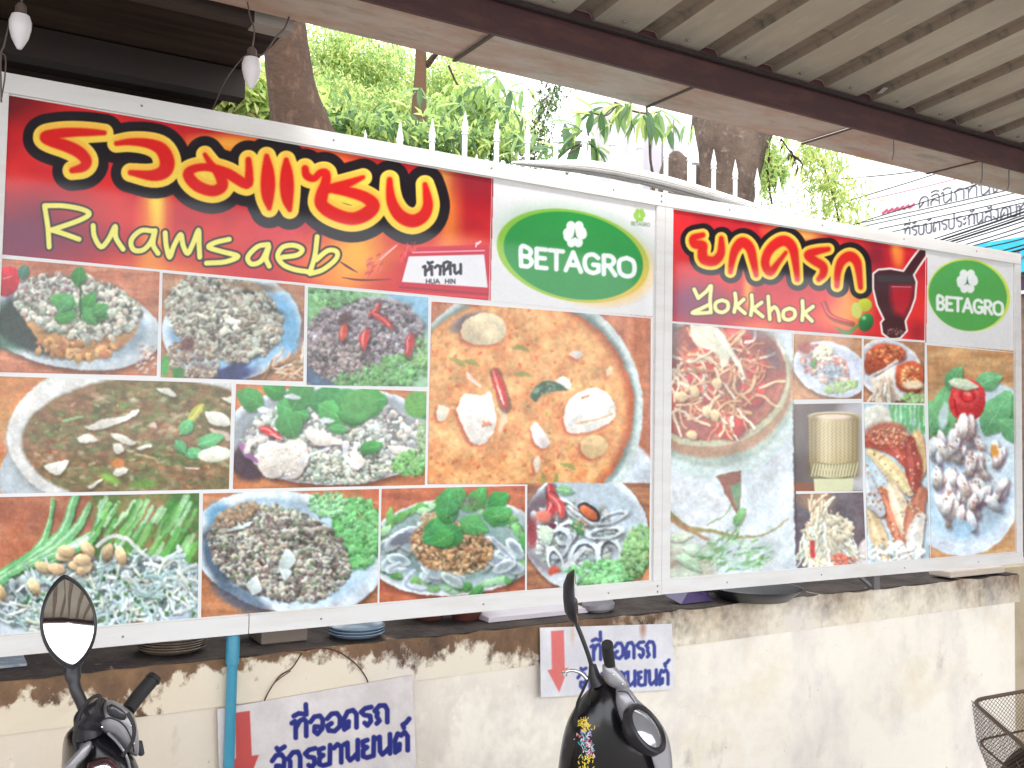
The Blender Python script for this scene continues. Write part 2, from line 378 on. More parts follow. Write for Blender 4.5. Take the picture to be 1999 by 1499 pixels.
def thai_print(txt, p0, p1, h, r, col):
    """baseline from p0 to p1 in canvas coordinates, letters h tall"""
    W_ = thaiw(txt) - .1
    for P in thai(txt, lambda x, y: (p0[0] + (p1[0] - p0[0]) * x / W_, p0[1] + (p1[1] - p0[1]) * x / W_ - h * (1 - y))): stroke(P, r, col, k=1 if r > 2 and txt[0] > 'z' else 4)
CELLS = {}
def cell(name, q):
    global CLIP
    CELLS[name] = q; X, Y = _grid((0, PW, 0, PH)); bb = _bb(min(p[0] for p in q) - 4, min(p[1] for p in q) - 4, max(p[0] for p in q) + 4, max(p[1] for p in q) + 4)
    a, b, c, d = bb; gx, gy = _grid(bb); cxm = sum(p[0] for p in q) / 4; cym = sum(p[1] for p in q) / 4
    qq = [(p[0] + (3 if p[0] > cxm else -3), p[1] + (3 if p[1] > cym else -3)) for p in q]
    CLIP = np.zeros((PH, PW), np.float32); CLIP[c:d, a:b] = polymask(gx, gy, qq).astype(np.float32)

CV[:] = arr((226, 226, 228))
GR, LG, DG = (66, 140, 62), (120, 180, 80), (36, 84, 44)
# ---- left board, red banner
cell('banner', [(17, 183), (960, 347), (954, 587), (3, 497)])
fill(-20, 170, 970, 600, (226, 40, 42), (188, 26, 38), 120, 3, 1.2, .9)
for (x, y, rx, ry, c, o) in [(30, 470, 130, 70, (74, 44, 96), .8), (120, 430, 90, 50, (96, 34, 70), .45), (20, 200, 70, 40, (70, 10, 20), .8), (300, 430, 26, 110, (255, 196, 50), 1), (210, 420, 90, 30, (240, 60, 50), .6), (430, 470, 120, 30, (240, 80, 60), .6), (600, 500, 50, 40, (250, 120, 60), .7), (780, 460, 40, 50, (240, 70, 50), .6), (305, 390, 12, 70, (255, 232, 80), .9),
        (420, 300, 110, 26, (250, 160, 40), .8), (455, 280, 70, 14, (255, 205, 70), .8), (320, 540, 90, 34, (255, 160, 60), .9), (330, 560, 60, 18, (255, 190, 90), .7), (690, 520, 60, 80, (255, 205, 50), .95), (660, 540, 60, 40, (255, 150, 50), .8), (700, 470, 36, 60, (255, 190, 60), .7),
        (650, 315, 60, 30, (255, 150, 60), .7), (875, 420, 22, 120, (255, 170, 60), .8), (862, 370, 14, 60, (255, 205, 90), .8), (880, 480, 60, 20, (255, 140, 60), .6), (550, 445, 70, 40, (210, 70, 100), .5), (930, 350, 60, 40, (90, 30, 50), .6), (760, 560, 60, 30, (190, 20, 30), .7), (560, 570, 90, 16, (225, 50, 30), .8), (820, 500, 60, 16, (250, 120, 50), .6)]:
    ell(x, y, rx, ry, c, rng.uniform(-8, 8), min(rx, ry) * 1.3, 0, o * .8)
Z1 = lambda P: [(x / 4, y / 4 + 180) for x, y in P]
Z2 = lambda P: [(x / 4 + 480, y / 4 + 260) for x, y in P]
TH = [(Z1([(815, 322), (700, 318), (560, 318), (440, 330), (355, 352), (395, 385), (520, 425), (620, 475), (675, 540), (650, 590), (565, 615)]), [14, 24, 30, 34, 36, 36, 40, 40, 36, 30, 18]),
    (Z1([(910, 405), (1020, 392), (1160, 405), (1260, 450), (1305, 540), (1285, 620), (1190, 655), (1020, 632)]), [14, 22, 32, 44, 50, 48, 36, 16]),
    (Z1([(1600, 492), (1650, 570), (1715, 650), (1735, 735), (1660, 775), (1540, 735), (1470, 650), (1520, 600), (1640, 592), (1780, 640), (1925, 722), (1945, 640), (1940, 532)]), [12, 22, 34, 38, 36, 38, 36, 26, 26, 34, 32, 26, 18]),
    (Z2([(162, 185), (170, 290), (172, 400), (172, 500), (182, 590)]), [16, 40, 50, 40, 14]), (Z2([(315, 215), (318, 310), (320, 420), (325, 520), (342, 602)]), [16, 40, 48, 38, 14]),
    (Z2([(462, 280), (475, 335), (530, 358), (580, 315), (625, 320), (620, 400), (595, 480), (590, 560), (680, 630), (820, 672), (930, 640), (995, 570), (930, 505), (800, 462), (680, 440)]), [22, 26, 22, 24, 28, 34, 42, 42, 44, 42, 46, 44, 38, 34, 28]),
    (Z2([(640, 440), (780, 402), (915, 348)]), [30, 28, 12]),
    (Z2([(1122, 368), (1125, 460), (1145, 560), (1205, 650), (1300, 690), (1385, 650), (1420, 570), (1412, 480), (1398, 405)]), [18, 26, 36, 42, 44, 40, 34, 26, 15])]
def bubble(TH, k, by, bk, off=(0, 0)):
    for P, R_ in TH: stroke([(x + off[0], y + off[1]) for x, y in P], [r / k for r in R_], (22, 12, 22), bk)
    for P, R_ in TH: stroke(P, [r / k for r in R_], (252, 214, 84), by)
    for P, R_ in TH: stroke([(x, y - by * .45) for x, y in P], [r / k for r in R_], (250, 176, 72), by * .3, 4, .55)
    for P, R_ in TH: stroke(P, [r / k for r in R_], (236, 120, 40), 2)
    for P, R_ in TH: stroke(P, [r / k for r in R_], (222, 28, 28))
bubble(TH, 3.75, 14.5, 34, (0, 1))
ROM = [Z1([(385, 1212), (375, 1060), (350, 895)]), Z1([(350, 890), (500, 892), (640, 918), (698, 955), (620, 1005), (405, 1080)]), Z1([(405, 1080), (500, 1110), (618, 1152)]),
    Z1([(728, 1045), (738, 1130), (790, 1212), (850, 1150), (900, 1052), (905, 1140), (962, 1230)]), Z1([(1195, 1088), (1100, 1085), (1025, 1160), (1045, 1235), (1120, 1235), (1180, 1170), (1212, 1085), (1195, 1190), (1235, 1262)]),
    Z1([(1290, 1102), (1298, 1200), (1325, 1292), (1360, 1200), (1412, 1115), (1430, 1200), (1465, 1262), (1505, 1190), (1550, 1082), (1555, 1190), (1560, 1292)]),
    Z1([(1790, 1152), (1680, 1178), (1630, 1215), (1740, 1250), (1858, 1285), (1760, 1328), (1612, 1338)]),
    Z2([(175, 872), (90, 890), (15, 970), (45, 1025), (120, 1000), (178, 890), (158, 980), (182, 1042)]), Z2([(288, 972), (400, 955), (440, 912), (380, 880), (290, 892), (248, 960), (290, 1030), (380, 1068), (480, 1085)]),
    Z2([(556, 812), (538, 960), (498, 1098)]), Z2([(502, 1100), (600, 1070), (700, 990), (710, 930), (640, 920), (550, 992)])]
for P in ROM: stroke(P, 8.6, (30, 16, 20))
for P in ROM: stroke(P, 5.2, (238, 232, 112))
stroke(Z2([(740, 1010), (800, 1050), (870, 1090)]), [1, 2, .5], (90, 20, 30)); stroke(Z2([(750, 1130), (900, 1150), (1130, 1145)]), [.6, 1.6, .5], (90, 20, 30))
for _ in range(40):
    x, y = inell(727, 522, 16, 26, 20); stroke([(x, y), (x + rng.uniform(3, 7), y - rng.uniform(3, 8))], rng.uniform(.6, 1.6), jit((226, 90, 100), 40), op=.8)
stroke([(736, 510), (755, 495), (776, 478)], [2, 3, 1], (235, 130, 120)); stroke([(742, 508), (774, 480)], .8, (255, 235, 225))
for _ in range(50):
    x, y = inell(795, 496, 14, 22, 30); stroke([(x, y), (x + 4, y - 5)], rng.uniform(.6, 1.3), jit((225, 60, 80), 35), op=.8)
poly(Z2([(1260, 935), (1340, 915), (1890, 895), (1912, 1180), (1895, 1308), (1190, 1225), (1215, 1140)]), (198, 18, 48))
stroke(Z2([(1300, 935), (1860, 920)]), 1.6, (245, 160, 170)); stroke(Z2([(1340, 905), (1880, 885)]), 3, (210, 30, 60))
poly(Z2([(1270, 965), (1860, 950), (1888, 1210), (1215, 1165)]), (232, 232, 236))
stroke(Z2([(1200, 1205), (1890, 1262)]), 1.2, (140, 8, 34)); stroke(Z2([(1200, 1240), (1890, 1285)]), 1, (232, 60, 80)); stroke(Z2([(1805, 870), (1830, 850)]), 2, (250, 220, 225)); stroke(Z2([(1795, 890), (1800, 860)]), 1.5, (250, 220, 225))
thai_print('หัวหิน', (826, 538), (900, 535), 19, 2.6, (30, 26, 40))
thai_print('HUA  HIN', (831, 554), (889, 554), 8, .9, (40, 36, 50))
# ---- left board, logo panel
cell('logo', [(961, 347), (1279, 402), (1273.5, 620), (956, 587)])
ell(1118, 500, 151, 88, (150, 196, 66), 12.5, 1.5)
ell(1150, 512, 121, 78, (246, 190, 84), 14, 26, 0, .9)
ell(1119, 500, 138, 83, (40, 148, 70), 12.5, 1.5); ell(1119, 470, 110, 50, (60, 158, 80), 12, 60, 0, .5)
def clover(cx, cy, s, col=(240, 244, 242), hole=(40, 120, 70)):
    for (u, v) in [(-7, -14), (7, -14), (13, 0), (6, 14), (-6, 14), (-13, -2), (12, -4), (-12, 4)]: ell(cx + u * s, cy + v * s, 8 * s, 9 * s, col)
    ell(cx, cy, 10 * s, 12 * s, col)
    for P in ([(0, -9), (2, 3), (0, 3)], [(0, -9), (0, 3), (-2, 3)], [(-6, 8), (0, 1), (6, 8), (0, 5)]): poly([(cx + a * s, cy + b * s) for a, b in P], hole)
clover(1122, 458, 1.12)
thai_print('BETAGRO', (1013, 519), (1240, 542), 36, 4.6, (238, 240, 242))
thai_print('BETAGRO', (1232, 440), (1268, 443), 6.5, .6, (110, 140, 110))
clover(1248, 421, .56, (150, 196, 90), (226, 226, 228))
# ---- left board, dishes
q = [(3, 505), (312, 531), (306, 734), (-2, 727)]; cell('dish_fish', q); wood(q, (196, 120, 92), (170, 84, 62), 11)
plate(138, 634, 180, 86, 9, (196, 210, 220), (128, 146, 160))
ell(20, 640, 60, 44, (70, 110, 92), 20, 16); poly([(20, 580), (60, 610), (90, 668), (140, 700), (60, 690), (-10, 640)], (40, 44, 42), 12, .8, 3)
poly([(46, 622), (70, 660), (92, 684), (150, 704), (185, 704), (230, 682), (258, 660), (268, 630), (200, 600), (60, 590)], (198, 140, 84), 3, 1, 4, .25)
scat((150, 680, 85, 22, 0), 60, 5, 13, [(206, 150, 88), (170, 100, 55), (220, 176, 110), (150, 84, 50)], .7, .2, .35)
scat((150, 600, 125, 62, 10), 620, 2.2, 6.5, [(196, 206, 190), (214, 214, 206), (160, 180, 158), (180, 160, 150), (150, 120, 104), (206, 200, 178), (110, 130, 110)], .7)
scat((90, 560, 60, 24, 0), 60, 3, 6, [(140, 110, 110), (200, 205, 206), (110, 92, 90)], .6)
for x, y, L, W, a in [(150, 600, 70, 44, -160), (160, 615, 62, 42, -60), (150, 560, 50, 40, -80), (165, 610, 60, 34, 10), (150, 615, 56, 36, 170), (165, 600, 52, 36, 60), (180, 615, 46, 30, -30), (140, 580, 44, 32, 130)]: leafp(x, y, L * .8, W * .8, a, jit((62, 138, 66)))
stroke([(156, 556), (158, 590), (157, 622)], 2.2, (44, 84, 44)); ell(14, 550, 24, 30, (204, 34, 46), 20, 2, .3); stroke([(6, 545), (22, 540)], 1, (250, 170, 170)); leafp(40, 545, 30, 22, -70, (60, 110, 90)); scat((285, 700, 20, 30, 0), 30, 3, 6, [(200, 150, 120), (220, 200, 180), (150, 150, 170)], .6)
q = [(318, 533), (595, 558), (592, 745), (314, 737)]; cell('dish_mince', q); wood(q, (172, 118, 90), (140, 84, 62), 12, 4, .6)
plate(452, 640, 136, 104, -8, (196, 216, 230), (120, 166, 204), .1); ell(560, 640, 24, 60, (96, 160, 206), -8, 16)
poly([(400, 745), (470, 700), (500, 700), (430, 750)], (36, 42, 90), 6, .9, 3); ell(440, 735, 60, 16, (44, 54, 104), -10, 8)
scat((438, 620, 116, 84, 20), 1500, 2, 5.5, [(176, 184, 164), (160, 178, 158), (190, 190, 172), (140, 128, 108), (120, 94, 80), (196, 206, 196), (92, 78, 66), (150, 140, 128)], .7)
scat((375, 705, 55, 36, 20), 300, 2, 5, [(176, 184, 164), (150, 150, 128), (100, 80, 70), (120, 60, 56)], .7)
scat((445, 635, 20, 16, 0), 14, 6, 11, [(226, 224, 206), (190, 190, 172)], .55, .3, .6); scat((418, 612, 30, 16, 0), 12, 5, 9, [(206, 206, 196), (226, 220, 180)], .5)
ell(366, 672, 12, 16, (96, 48, 50), 0, 8, 0, .8); ell(495, 560, 60, 8, (120, 88, 58), 6, 6, 0, .7); ell(322, 715, 8, 22, (70, 160, 70), 0, 4); ell(348, 730, 12, 12, (60, 130, 60), 0, 4)
noodles((550, 725, 40, 18, -20), 26, 40, 2.6, [(206, 150, 104), (220, 180, 140), (226, 214, 196), (150, 100, 60)], .4, -30)
q = [(602, 561), (836, 581.5), (834.5, 755.5), (599, 752)]; cell('dish_laap', q); fill(595, 555, 840, 760, (92, 160, 84), (150, 200, 160), 26, 5)
ell(800, 600, 50, 60, (120, 170, 200), 0, 20); ell(600, 745, 60, 60, (206, 222, 232), 0, 2); ell(625, 700, 60, 58, (36, 60, 96), 20, 10, 0, .8)
scat((710, 655, 118, 72, -6), 1500, 2, 5.6, [(140, 130, 140), (168, 164, 172), (112, 100, 108), (184, 186, 188), (90, 74, 84), (150, 140, 138), (64, 52, 62), (128, 110, 104)], .65)
scat((660, 700, 62, 46, 10), 500, 2, 5, [(130, 112, 112), (150, 136, 132), (84, 70, 76), (170, 160, 156)], .65)
ell(672, 625, 16, 10, (80, 50, 50), -40, 8, 0, .8)
lettuce((770, 725, 62, 30, -10), 160, (90, 170, 76), 6); lettuce((700, 742, 50, 16, 0), 70, (84, 156, 70), 6); lettuce((818, 690, 18, 30, 0), 60, (120, 180, 90), 5); lettuce((650, 580, 46, 20, 8), 60, (98, 170, 92), 8)
chilli([(739, 595), (732, 608), (722, 616)], 5.5); chilli([(728, 612), (748, 624), (763, 640)], 6); chilli([(672, 638), (670, 648), (668, 662)], 9, (214, 60, 36)); chilli([(716, 648), (710, 660), (711, 678)], 9); chilli([(803, 656), (798, 674), (796, 692)], 9, (190, 40, 44))
q = [(-2, 735), (452.6, 749), (447, 955), (-2, 964)]; cell('dish_soup', q); wood(q, (206, 140, 66), (184, 92, 52), 14, 6, 1)
ell(60, 935, 62, 70, (170, 182, 190), 0, 2); ell(285, 862, 272, 158, (150, 158, 160), 0, 10); ell(287, 852, 273, 160, (212, 212, 208), 0, 1.5, .05); ell(293, 862, 252, 128, (160, 160, 150), 0, 4)
ell(294, 862, 249, 124, (128, 98, 66), 0, 2)
fill(-10, 730, 460, 970, (96, 104, 54), (152, 98, 66), 34, 15, 1.6, .8, .35, .65, 1, em(294, 864, 247, 121))
fill(-10, 730, 460, 970, (80, 60, 44), (168, 130, 90), 9, 16, 1.5, .8, .2, .8, .5, em(294, 864, 247, 121))
for _ in range(230):
    x, y = inell(270, 860, 215, 100); c = jit([(86, 140, 58), (70, 110, 50), (190, 130, 80), (110, 150, 90), (150, 70, 50), (190, 180, 140)][rng.randint(6)]); stroke([(x, y), (x + rng.uniform(-12, 12), y + rng.uniform(-4, 4))], rng.uniform(.8, 3), c, op=.7, soft=2)
for _ in range(150):
    x, y = inell(290, 862, 225, 105); c = jit([(196, 190, 160), (170, 150, 110), (110, 150, 84), (200, 150, 110), (84, 120, 60)][rng.randint(5)], 18); ell(x, y, rng.uniform(4, 15), rng.uniform(2, 6), c, rng.uniform(-30, 30), 5, .2, rng.uniform(.25, .6))
for P in ([(165, 835), (200, 820), (235, 815), (270, 798), (265, 812), (220, 832), (180, 842)], [(150, 855), (170, 848), (192, 860), (160, 865)], [(216, 845), (240, 850), (265, 865), (250, 868), (220, 856)], [(220, 868), (236, 866), (242, 880), (226, 886)], [(225, 918), (240, 912), (250, 918), (236, 930), (222, 928)], [(85, 910), (110, 902), (135, 900), (120, 925), (100, 925)], [(305, 758), (330, 758), (345, 775), (320, 770)], [(400, 805), (430, 805), (452, 830), (410, 828)], [(430, 778), (455, 775), (455, 790)], [(170, 950), (200, 935), (195, 942), (175, 955)], [(265, 876), (290, 868), (295, 874), (272, 880)]):
    poly([(a + 2, b + 5) for a, b in P], (70, 50, 36), 6, .6, 3); poly(P, (222, 220, 204), 2, 1, 3, .15)
for P in ([(285, 832), (300, 825), (305, 838)], [(405, 835), (445, 845), (452, 862), (420, 850)]): poly(P, (206, 180, 160), 3, 1, 3)
stroke([(368, 826), (382, 806), (396, 792)], [4, 9, 4], (196, 196, 70)); stroke([(372, 820), (392, 796)], 1.5, (240, 236, 130))
for a in ((350, 850, 40, 26, -50), (355, 885, 50, 22, 0), (385, 870, 55, 30, -20), (345, 860, 30, 22, 60)): leafp(*a, (84, 170, 104))
ell(420, 888, 34, 15, (228, 228, 204), -4, 2, .2); stroke([(362, 914), (386, 914)], 1.3, (240, 240, 230)); ell(230, 905, 14, 10, (206, 120, 60), 0, 6); ell(215, 935, 20, 8, (120, 170, 60), 20, 6); ell(280, 945, 26, 9, (96, 150, 60), 0, 7)
stroke([(265, 888), (300, 895), (310, 905)], 2, (180, 150, 110)); stroke([(125, 822), (160, 814)], 2, (130, 190, 120))
q = [(461.5, 750), (832.7, 764.6), (829.5, 947), (455, 955)]; cell('dish_seafood', q); wood(q, (198, 110, 56), (170, 80, 44), 17)
plate(645, 850, 212, 97, 0, (214, 224, 234), (150, 160, 170), .07)
ell(490, 900, 40, 40, (70, 50, 60), 20, 12)
scat((650, 860, 180, 78, 0), 700, 3, 8, [(206, 212, 206), (186, 200, 196), (222, 220, 212), (160, 176, 168), (120, 140, 120), (206, 184, 166), (146, 130, 140)], .6)
scat((660, 915, 110, 28, 0), 420, 2, 5, [(214, 218, 208), (180, 196, 184), (110, 134, 110), (222, 206, 180)], .7)
for P in ([(505, 870), (530, 862), (552, 872), (560, 900), (548, 930), (520, 932), (502, 910)], [(545, 870), (575, 856), (598, 868), (600, 900), (585, 930), (560, 935), (548, 905)], [(595, 845), (620, 840), (665, 860), (665, 868), (620, 870), (600, 858)], [(685, 885), (705, 888), (712, 905), (700, 918), (685, 912)], [(755, 870), (790, 872), (812, 880), (795, 886), (765, 884)]):
    poly([(a + 2, b + 5) for a, b in P], (70, 50, 60), 6, .6, 3); poly(P, (226, 216, 204), 2, 1, 3, .18)
scat((550, 900, 48, 36, 0), 60, 2, 5, [(236, 230, 222), (206, 196, 180)], .5, .2, .15)
stroke([(470, 870), (478, 885), (500, 900)], 5, (150, 96, 150)); stroke([(585, 905), (610, 885), (640, 876)], 2.5, (206, 214, 226)); stroke([(672, 870), (676, 895), (700, 912)], 5, (214, 220, 226)); stroke([(480, 880), (490, 860), (520, 850)], 6, (214, 206, 200))
for a in ((515, 795, 60, 46, -150), (540, 790, 70, 60, 20), (555, 800, 60, 56, 70), (570, 800, 70, 50, -60), (600, 790, 90, 60, -10), (620, 790, 70, 50, 30), (560, 770, 50, 40, -160), (690, 785, 50, 60, 90), (690, 790, 66, 60, -10), (650, 770, 70, 44, 20), (660, 805, 60, 36, 10), (700, 880, 50, 26, -15), (640, 835, 40, 20, 10), (800, 790, 60, 44, 10)): leafp(*a, jit((58, 146, 66), 16))
ell(700, 790, 34, 30, (76, 158, 74), 0, 3, .12); ell(815, 790, 26, 26, (90, 160, 66), 0, 3, .12)
chilli([(510, 838), (524, 842), (545, 855)], 8, (214, 36, 40)); stroke([(528, 848), (552, 858)], 1, (250, 210, 200)); lettuce((800, 905, 34, 24, 0), 150, (96, 176, 76), 5); lettuce((826, 860, 12, 40, 0), 60, (120, 170, 96), 5)
for x, y in ((500, 800), (555, 775), (620, 820)): poly([(x, y), (x + 14, y - 6), (x + 34, y + 2), (x + 12, y + 6)], (206, 214, 222), 2, 1, 3)
q = [(843, 589), (1270.5, 622), (1269, 946.8), (835, 945.5)]; cell('dish_curry', q); wood(q, (198, 112, 76), (160, 76, 58), 18, 1, 4)
ell(1235, 960, 60, 110, (200, 212, 224), -20, 6)
ell(1015, 802, 240, 246, (196, 212, 210), 0, 2); ell(1010, 800, 232, 230, (110, 134, 130), 0, 9); ell(1008, 798, 229, 214, (186, 84, 44), 0, 4)
ell(1000, 798, 222, 210, (228, 154, 84), 0, 16)
fill(830, 580, 1275, 950, (220, 132, 70), (236, 176, 104), 30, 19, 1, 1, .35, .65, 1, em(998, 797, 214, 204, 0, .08))
fill(830, 580, 1275, 950, (208, 108, 56), (242, 190, 118), 7, 20, 1, 1, .25, .75, .4, em(998, 797, 218, 206, 0, .08))
for _ in range(420):
    x, y = inell(990, 790, 200, 190); c = jit([(214, 84, 36), (196, 60, 34), (236, 176, 90), (150, 140, 50), (230, 130, 60), (140, 110, 50)][rng.randint(6)]); ell(x, y, rng.uniform(1, 5), rng.uniform(1, 3), c, rng.uniform(0, 180), 3, 0, .7)
def chunk(P, c=(236, 230, 220), sh=.14, hl=True):
    poly([(a - 4, b + 5) for a, b in P], (176, 60, 34), 8, .75, 3); poly(P, c, 2, 1, 4, sh)
    xs = [p[0] for p in P]; ys = [p[1] for p in P]; mx_, my = sum(xs) / len(xs), sum(ys) / len(ys); w_, h_ = (max(xs) - min(xs)) / 2, (max(ys) - min(ys)) / 2
    for _ in range(14): x, y = inell(mx_, my, w_ * .7, h_ * .7); ell(x, y, rng.uniform(2, 6), rng.uniform(1, 2.5), np.clip(arr(c) * rng.uniform(.86, 1.06), 0, 255), rng.uniform(0, 180), 3, 0, .5)
ell(915, 630, 36, 16, (110, 96, 104), -20, 10); chunk([(898, 645), (910, 625), (945, 612), (975, 620), (988, 645), (975, 668), (935, 674), (905, 665)], (216, 196, 154))
chunk([(890, 800), (905, 770), (940, 772), (955, 765), (965, 795), (968, 830), (950, 862), (925, 868), (905, 840)]); scat((948, 828, 8, 6, 0), 10, 2, 4, [(222, 96, 60), (236, 130, 80)], .6); stroke([(972, 800), (984, 815), (975, 845)], [3, 7, 3], (230, 190, 150))
chilli([(965, 728), (976, 760), (984, 792)], 11, (204, 48, 40)); stroke([(970, 755), (982, 790)], 1.2, (250, 220, 210)); stroke([(912, 728), (920, 742), (940, 756)], [2, 4.5, 1.5], (238, 206, 190))
chunk([(1098, 815), (1112, 780), (1150, 758), (1180, 765), (1202, 795), (1195, 820), (1155, 842), (1110, 845)]); stroke([(1125, 828), (1170, 818), (1195, 808)], 1.4, (206, 150, 90)); stroke([(1135, 778), (1150, 772)], 2, (200, 110, 70))
chunk([(1133, 862), (1145, 852), (1175, 852), (1186, 870), (1176, 888), (1150, 896), (1134, 880)], (226, 184, 120)); chunk([(1035, 835), (1045, 825), (1062, 845), (1072, 865), (1058, 876), (1042, 862)], (240, 226, 220)); chunk([(855, 790), (876, 796), (872, 815), (856, 822), (852, 806)], (226, 214, 190)); chunk([(1043, 895), (1052, 890), (1056, 905), (1048, 925), (1042, 912)], (226, 206, 180))
chunk([(1110, 690), (1125, 685), (1138, 692), (1125, 702)], (206, 190, 176)); chunk([(1182, 725), (1192, 715), (1196, 725), (1186, 735)], (222, 190, 150)); chunk([(1082, 745), (1100, 736), (1112, 748), (1112, 760), (1096, 756)], (240, 232, 220))
poly([(1035, 775), (1048, 752), (1075, 745), (1108, 762), (1080, 764), (1060, 770), (1045, 786)], (58, 92, 66), 2, 1, 4); scat((1062, 762, 24, 10, -15), 40, 1.5, 4, [(150, 176, 156), (36, 60, 44), (96, 130, 96)], .5, .2, 0)
for x, y, a in ((1005, 730, 0), (880, 700, 20), (1095, 905, 15), (1060, 925, 90), (1085, 925, 90), (905, 705, 10), (1000, 680, 0)): stroke([(x, y), (x + 16 * math.cos(math.radians(a)), y + 16 * math.sin(math.radians(a))), (x + 30 * math.cos(math.radians(a + 8)), y + 30 * math.sin(math.radians(a + 8)))], [2, 5, 2], (130, 142, 60), soft=3, op=.85)
stroke([(850, 592), (900, 588), (935, 600), (945, 608)], [3, 6, 2], (206, 84, 44), soft=4)
q = [(-2, 971), (389, 963), (386, 1211), (-30, 1243)]; cell('dish_noodle', q); wood(q, (170, 88, 62), (140, 60, 44), 21, 6, 1)
fill(180, 960, 395, 1110, (60, 110, 44), (150, 110, 70), 34, 22)
ell(60, 1170, 130, 70, (190, 206, 216), -20, 6); ell(370, 1190, 90, 90, (176, 196, 216), -30, 4)
for P, r in (([(-10, 1128), (60, 1085), (90, 1045), (104, 975)], [10, 9, 6, 3]), ([(-10, 1140), (70, 1085), (120, 1040), (148, 968)], [9, 12, 9, 8]), ([(20, 1120), (100, 1075), (150, 1030), (175, 985)], [6, 10, 9, 5]), ([(60, 1105), (130, 1070), (180, 1040)], [5, 8, 4]), ([(100, 1100), (180, 1050), (200, 980)], [4, 8, 6])):
    stroke([(a + 3, b + 5) for a, b in P], r, (40, 60, 36), soft=6, op=.7); stroke(P, r, jit((96, 176, 104)), soft=2); stroke([(a - 2, b - 2) for a, b in P], [x * .3 for x in r], (176, 224, 180), op=.8)
for _ in range(90):
    x = rng.uniform(205, 390); y = rng.uniform(968, 1080); L = rng.uniform(20, 60); stroke([(x, y), (x - L * .25, y + L * .5), (x - L * .6, y + L)], rng.uniform(1.5, 5), jit([(90, 170, 72), (130, 200, 110), (60, 130, 50), (160, 214, 160)][rng.randint(4)]), soft=2.5, op=.85)
scat((190, 1160, 210, 72, -8), 500, 3, 8, [(176, 196, 200), (150, 176, 180), (196, 210, 214), (120, 140, 140), (90, 110, 96), (146, 150, 166)], .6)
noodles((210, 1165, 200, 70, -8), 300, 40, 3.2, [(186, 208, 208), (170, 196, 198), (206, 218, 216), (196, 206, 186), (150, 184, 180)], .5)
scat((210, 1170, 190, 60, 0), 70, 3, 7, [(60, 120, 60), (40, 60, 60), (96, 140, 70)], .6, .2, .2)
for P in ([(190, 1065), (215, 1048), (245, 1052), (285, 1085)], [(140, 1068), (170, 1050)]): stroke(P, 4, (206, 212, 204))
for x, y, a in ((85, 1108, 20), (125, 1085, 0), (130, 1075, 10), (110, 1110, 10), (150, 1105, 15), (172, 1072, 60), (165, 1110, -40), (210, 1078, -70), (236, 1085, 75), (66, 1145, 60), (160, 1092, 0), (0, 1155, 60)): ell(x + 3, y + 5, 19, 11, (70, 50, 40), a, 6, 0, .6); ell(x, y, 18, 10.5, jit((214, 178, 124)), a, 1.5, .35); ell(x - 4, y - 4, 8, 3, (238, 214, 170), a, 4, 0, .7)
q = [(397, 963.8), (740, 955), (737, 1178), (393, 1206)]; cell('dish_salad', q); wood(q, (196, 120, 72), (150, 84, 50), 23)
poly([(700, 950), (745, 950), (745, 1010), (720, 1000)], (200, 96, 60), 4); plate(560, 1078, 190, 118, 12, (206, 222, 234), (170, 200, 220), .12)
ell(430, 1010, 26, 30, (90, 150, 190), -30, 16)
lettuce((700, 1040, 50, 66, -10), 260, (84, 180, 84), 10); lettuce((640, 985, 36, 22, 0), 60, (120, 196, 120), 9)
ell(425, 1090, 26, 60, (40, 60, 84), -20, 12, 0, .8); ell(470, 1170, 60, 20, (50, 70, 96), 25, 10, 0, .7)
scat((545, 1080, 142, 88, 16), 2000, 2, 5.8, [(206, 210, 200), (180, 190, 176), (216, 206, 196), (150, 140, 130), (110, 84, 84), (84, 60, 66), (90, 130, 76), (196, 186, 150), (60, 56, 60)], .7, .25, .55)
scat((460, 1005, 44, 18, -25), 160, 2, 5, [(150, 120, 92), (120, 90, 70), (170, 150, 120)], .7)
for P in ([(540, 1120), (550, 1085), (565, 1072), (578, 1092), (565, 1112)], [(438, 1038), (460, 1028), (495, 1020), (470, 1034)], [(478, 1140), (500, 1125), (512, 1150), (495, 1162)], [(545, 1110), (570, 1115), (555, 1135)]): poly([(a + 2, b + 4) for a, b in P], (50, 44, 44), 5, .6, 3); poly(P, (200, 214, 210), 1.5, 1, 3, .15)
for P in ([(532, 1078), (548, 1066), (560, 1066)], [(486, 1108), (500, 1100), (514, 1110)]): stroke(P, 2, (190, 170, 140))
q = [(745.6, 954.7), (1025, 948.7), (1025, 1152), (741, 1178)]; cell('dish_tofu', q); wood(q, (196, 86, 48), (150, 56, 44), 24)
plate(886, 1068, 176, 96, -4, (214, 220, 224), (150, 176, 180), .06)
for _ in range(70):
    t = rng.uniform(0, 6.28); x = 884 + 150 * math.cos(t); y = 1070 + 80 * math.sin(t); leafp(x, y, rng.uniform(22, 40), rng.uniform(12, 20), math.degrees(t) + rng.uniform(60, 120), jit([(110, 180, 90), (150, 206, 150), (84, 160, 76)][rng.randint(3)]), False)
ell(880, 1068, 128, 68, (120, 150, 146), 0, 14)
for _ in range(46):
    x, y = inell(880, 1078, 140, 62); a = rng.uniform(-60, 60); ell(x + 3, y + 4, 26, 13, (60, 76, 76), a, 6, 0, .5); ell(x, y, 25, 12, jit((196, 214, 214)), a, 2, .2); ell(x, y, 17, 7, jit((134, 150, 166)), a, 5)
stroke([(768, 1060), (790, 1050), (815, 1056)], [5, 11, 4], (104, 110, 124), soft=4)
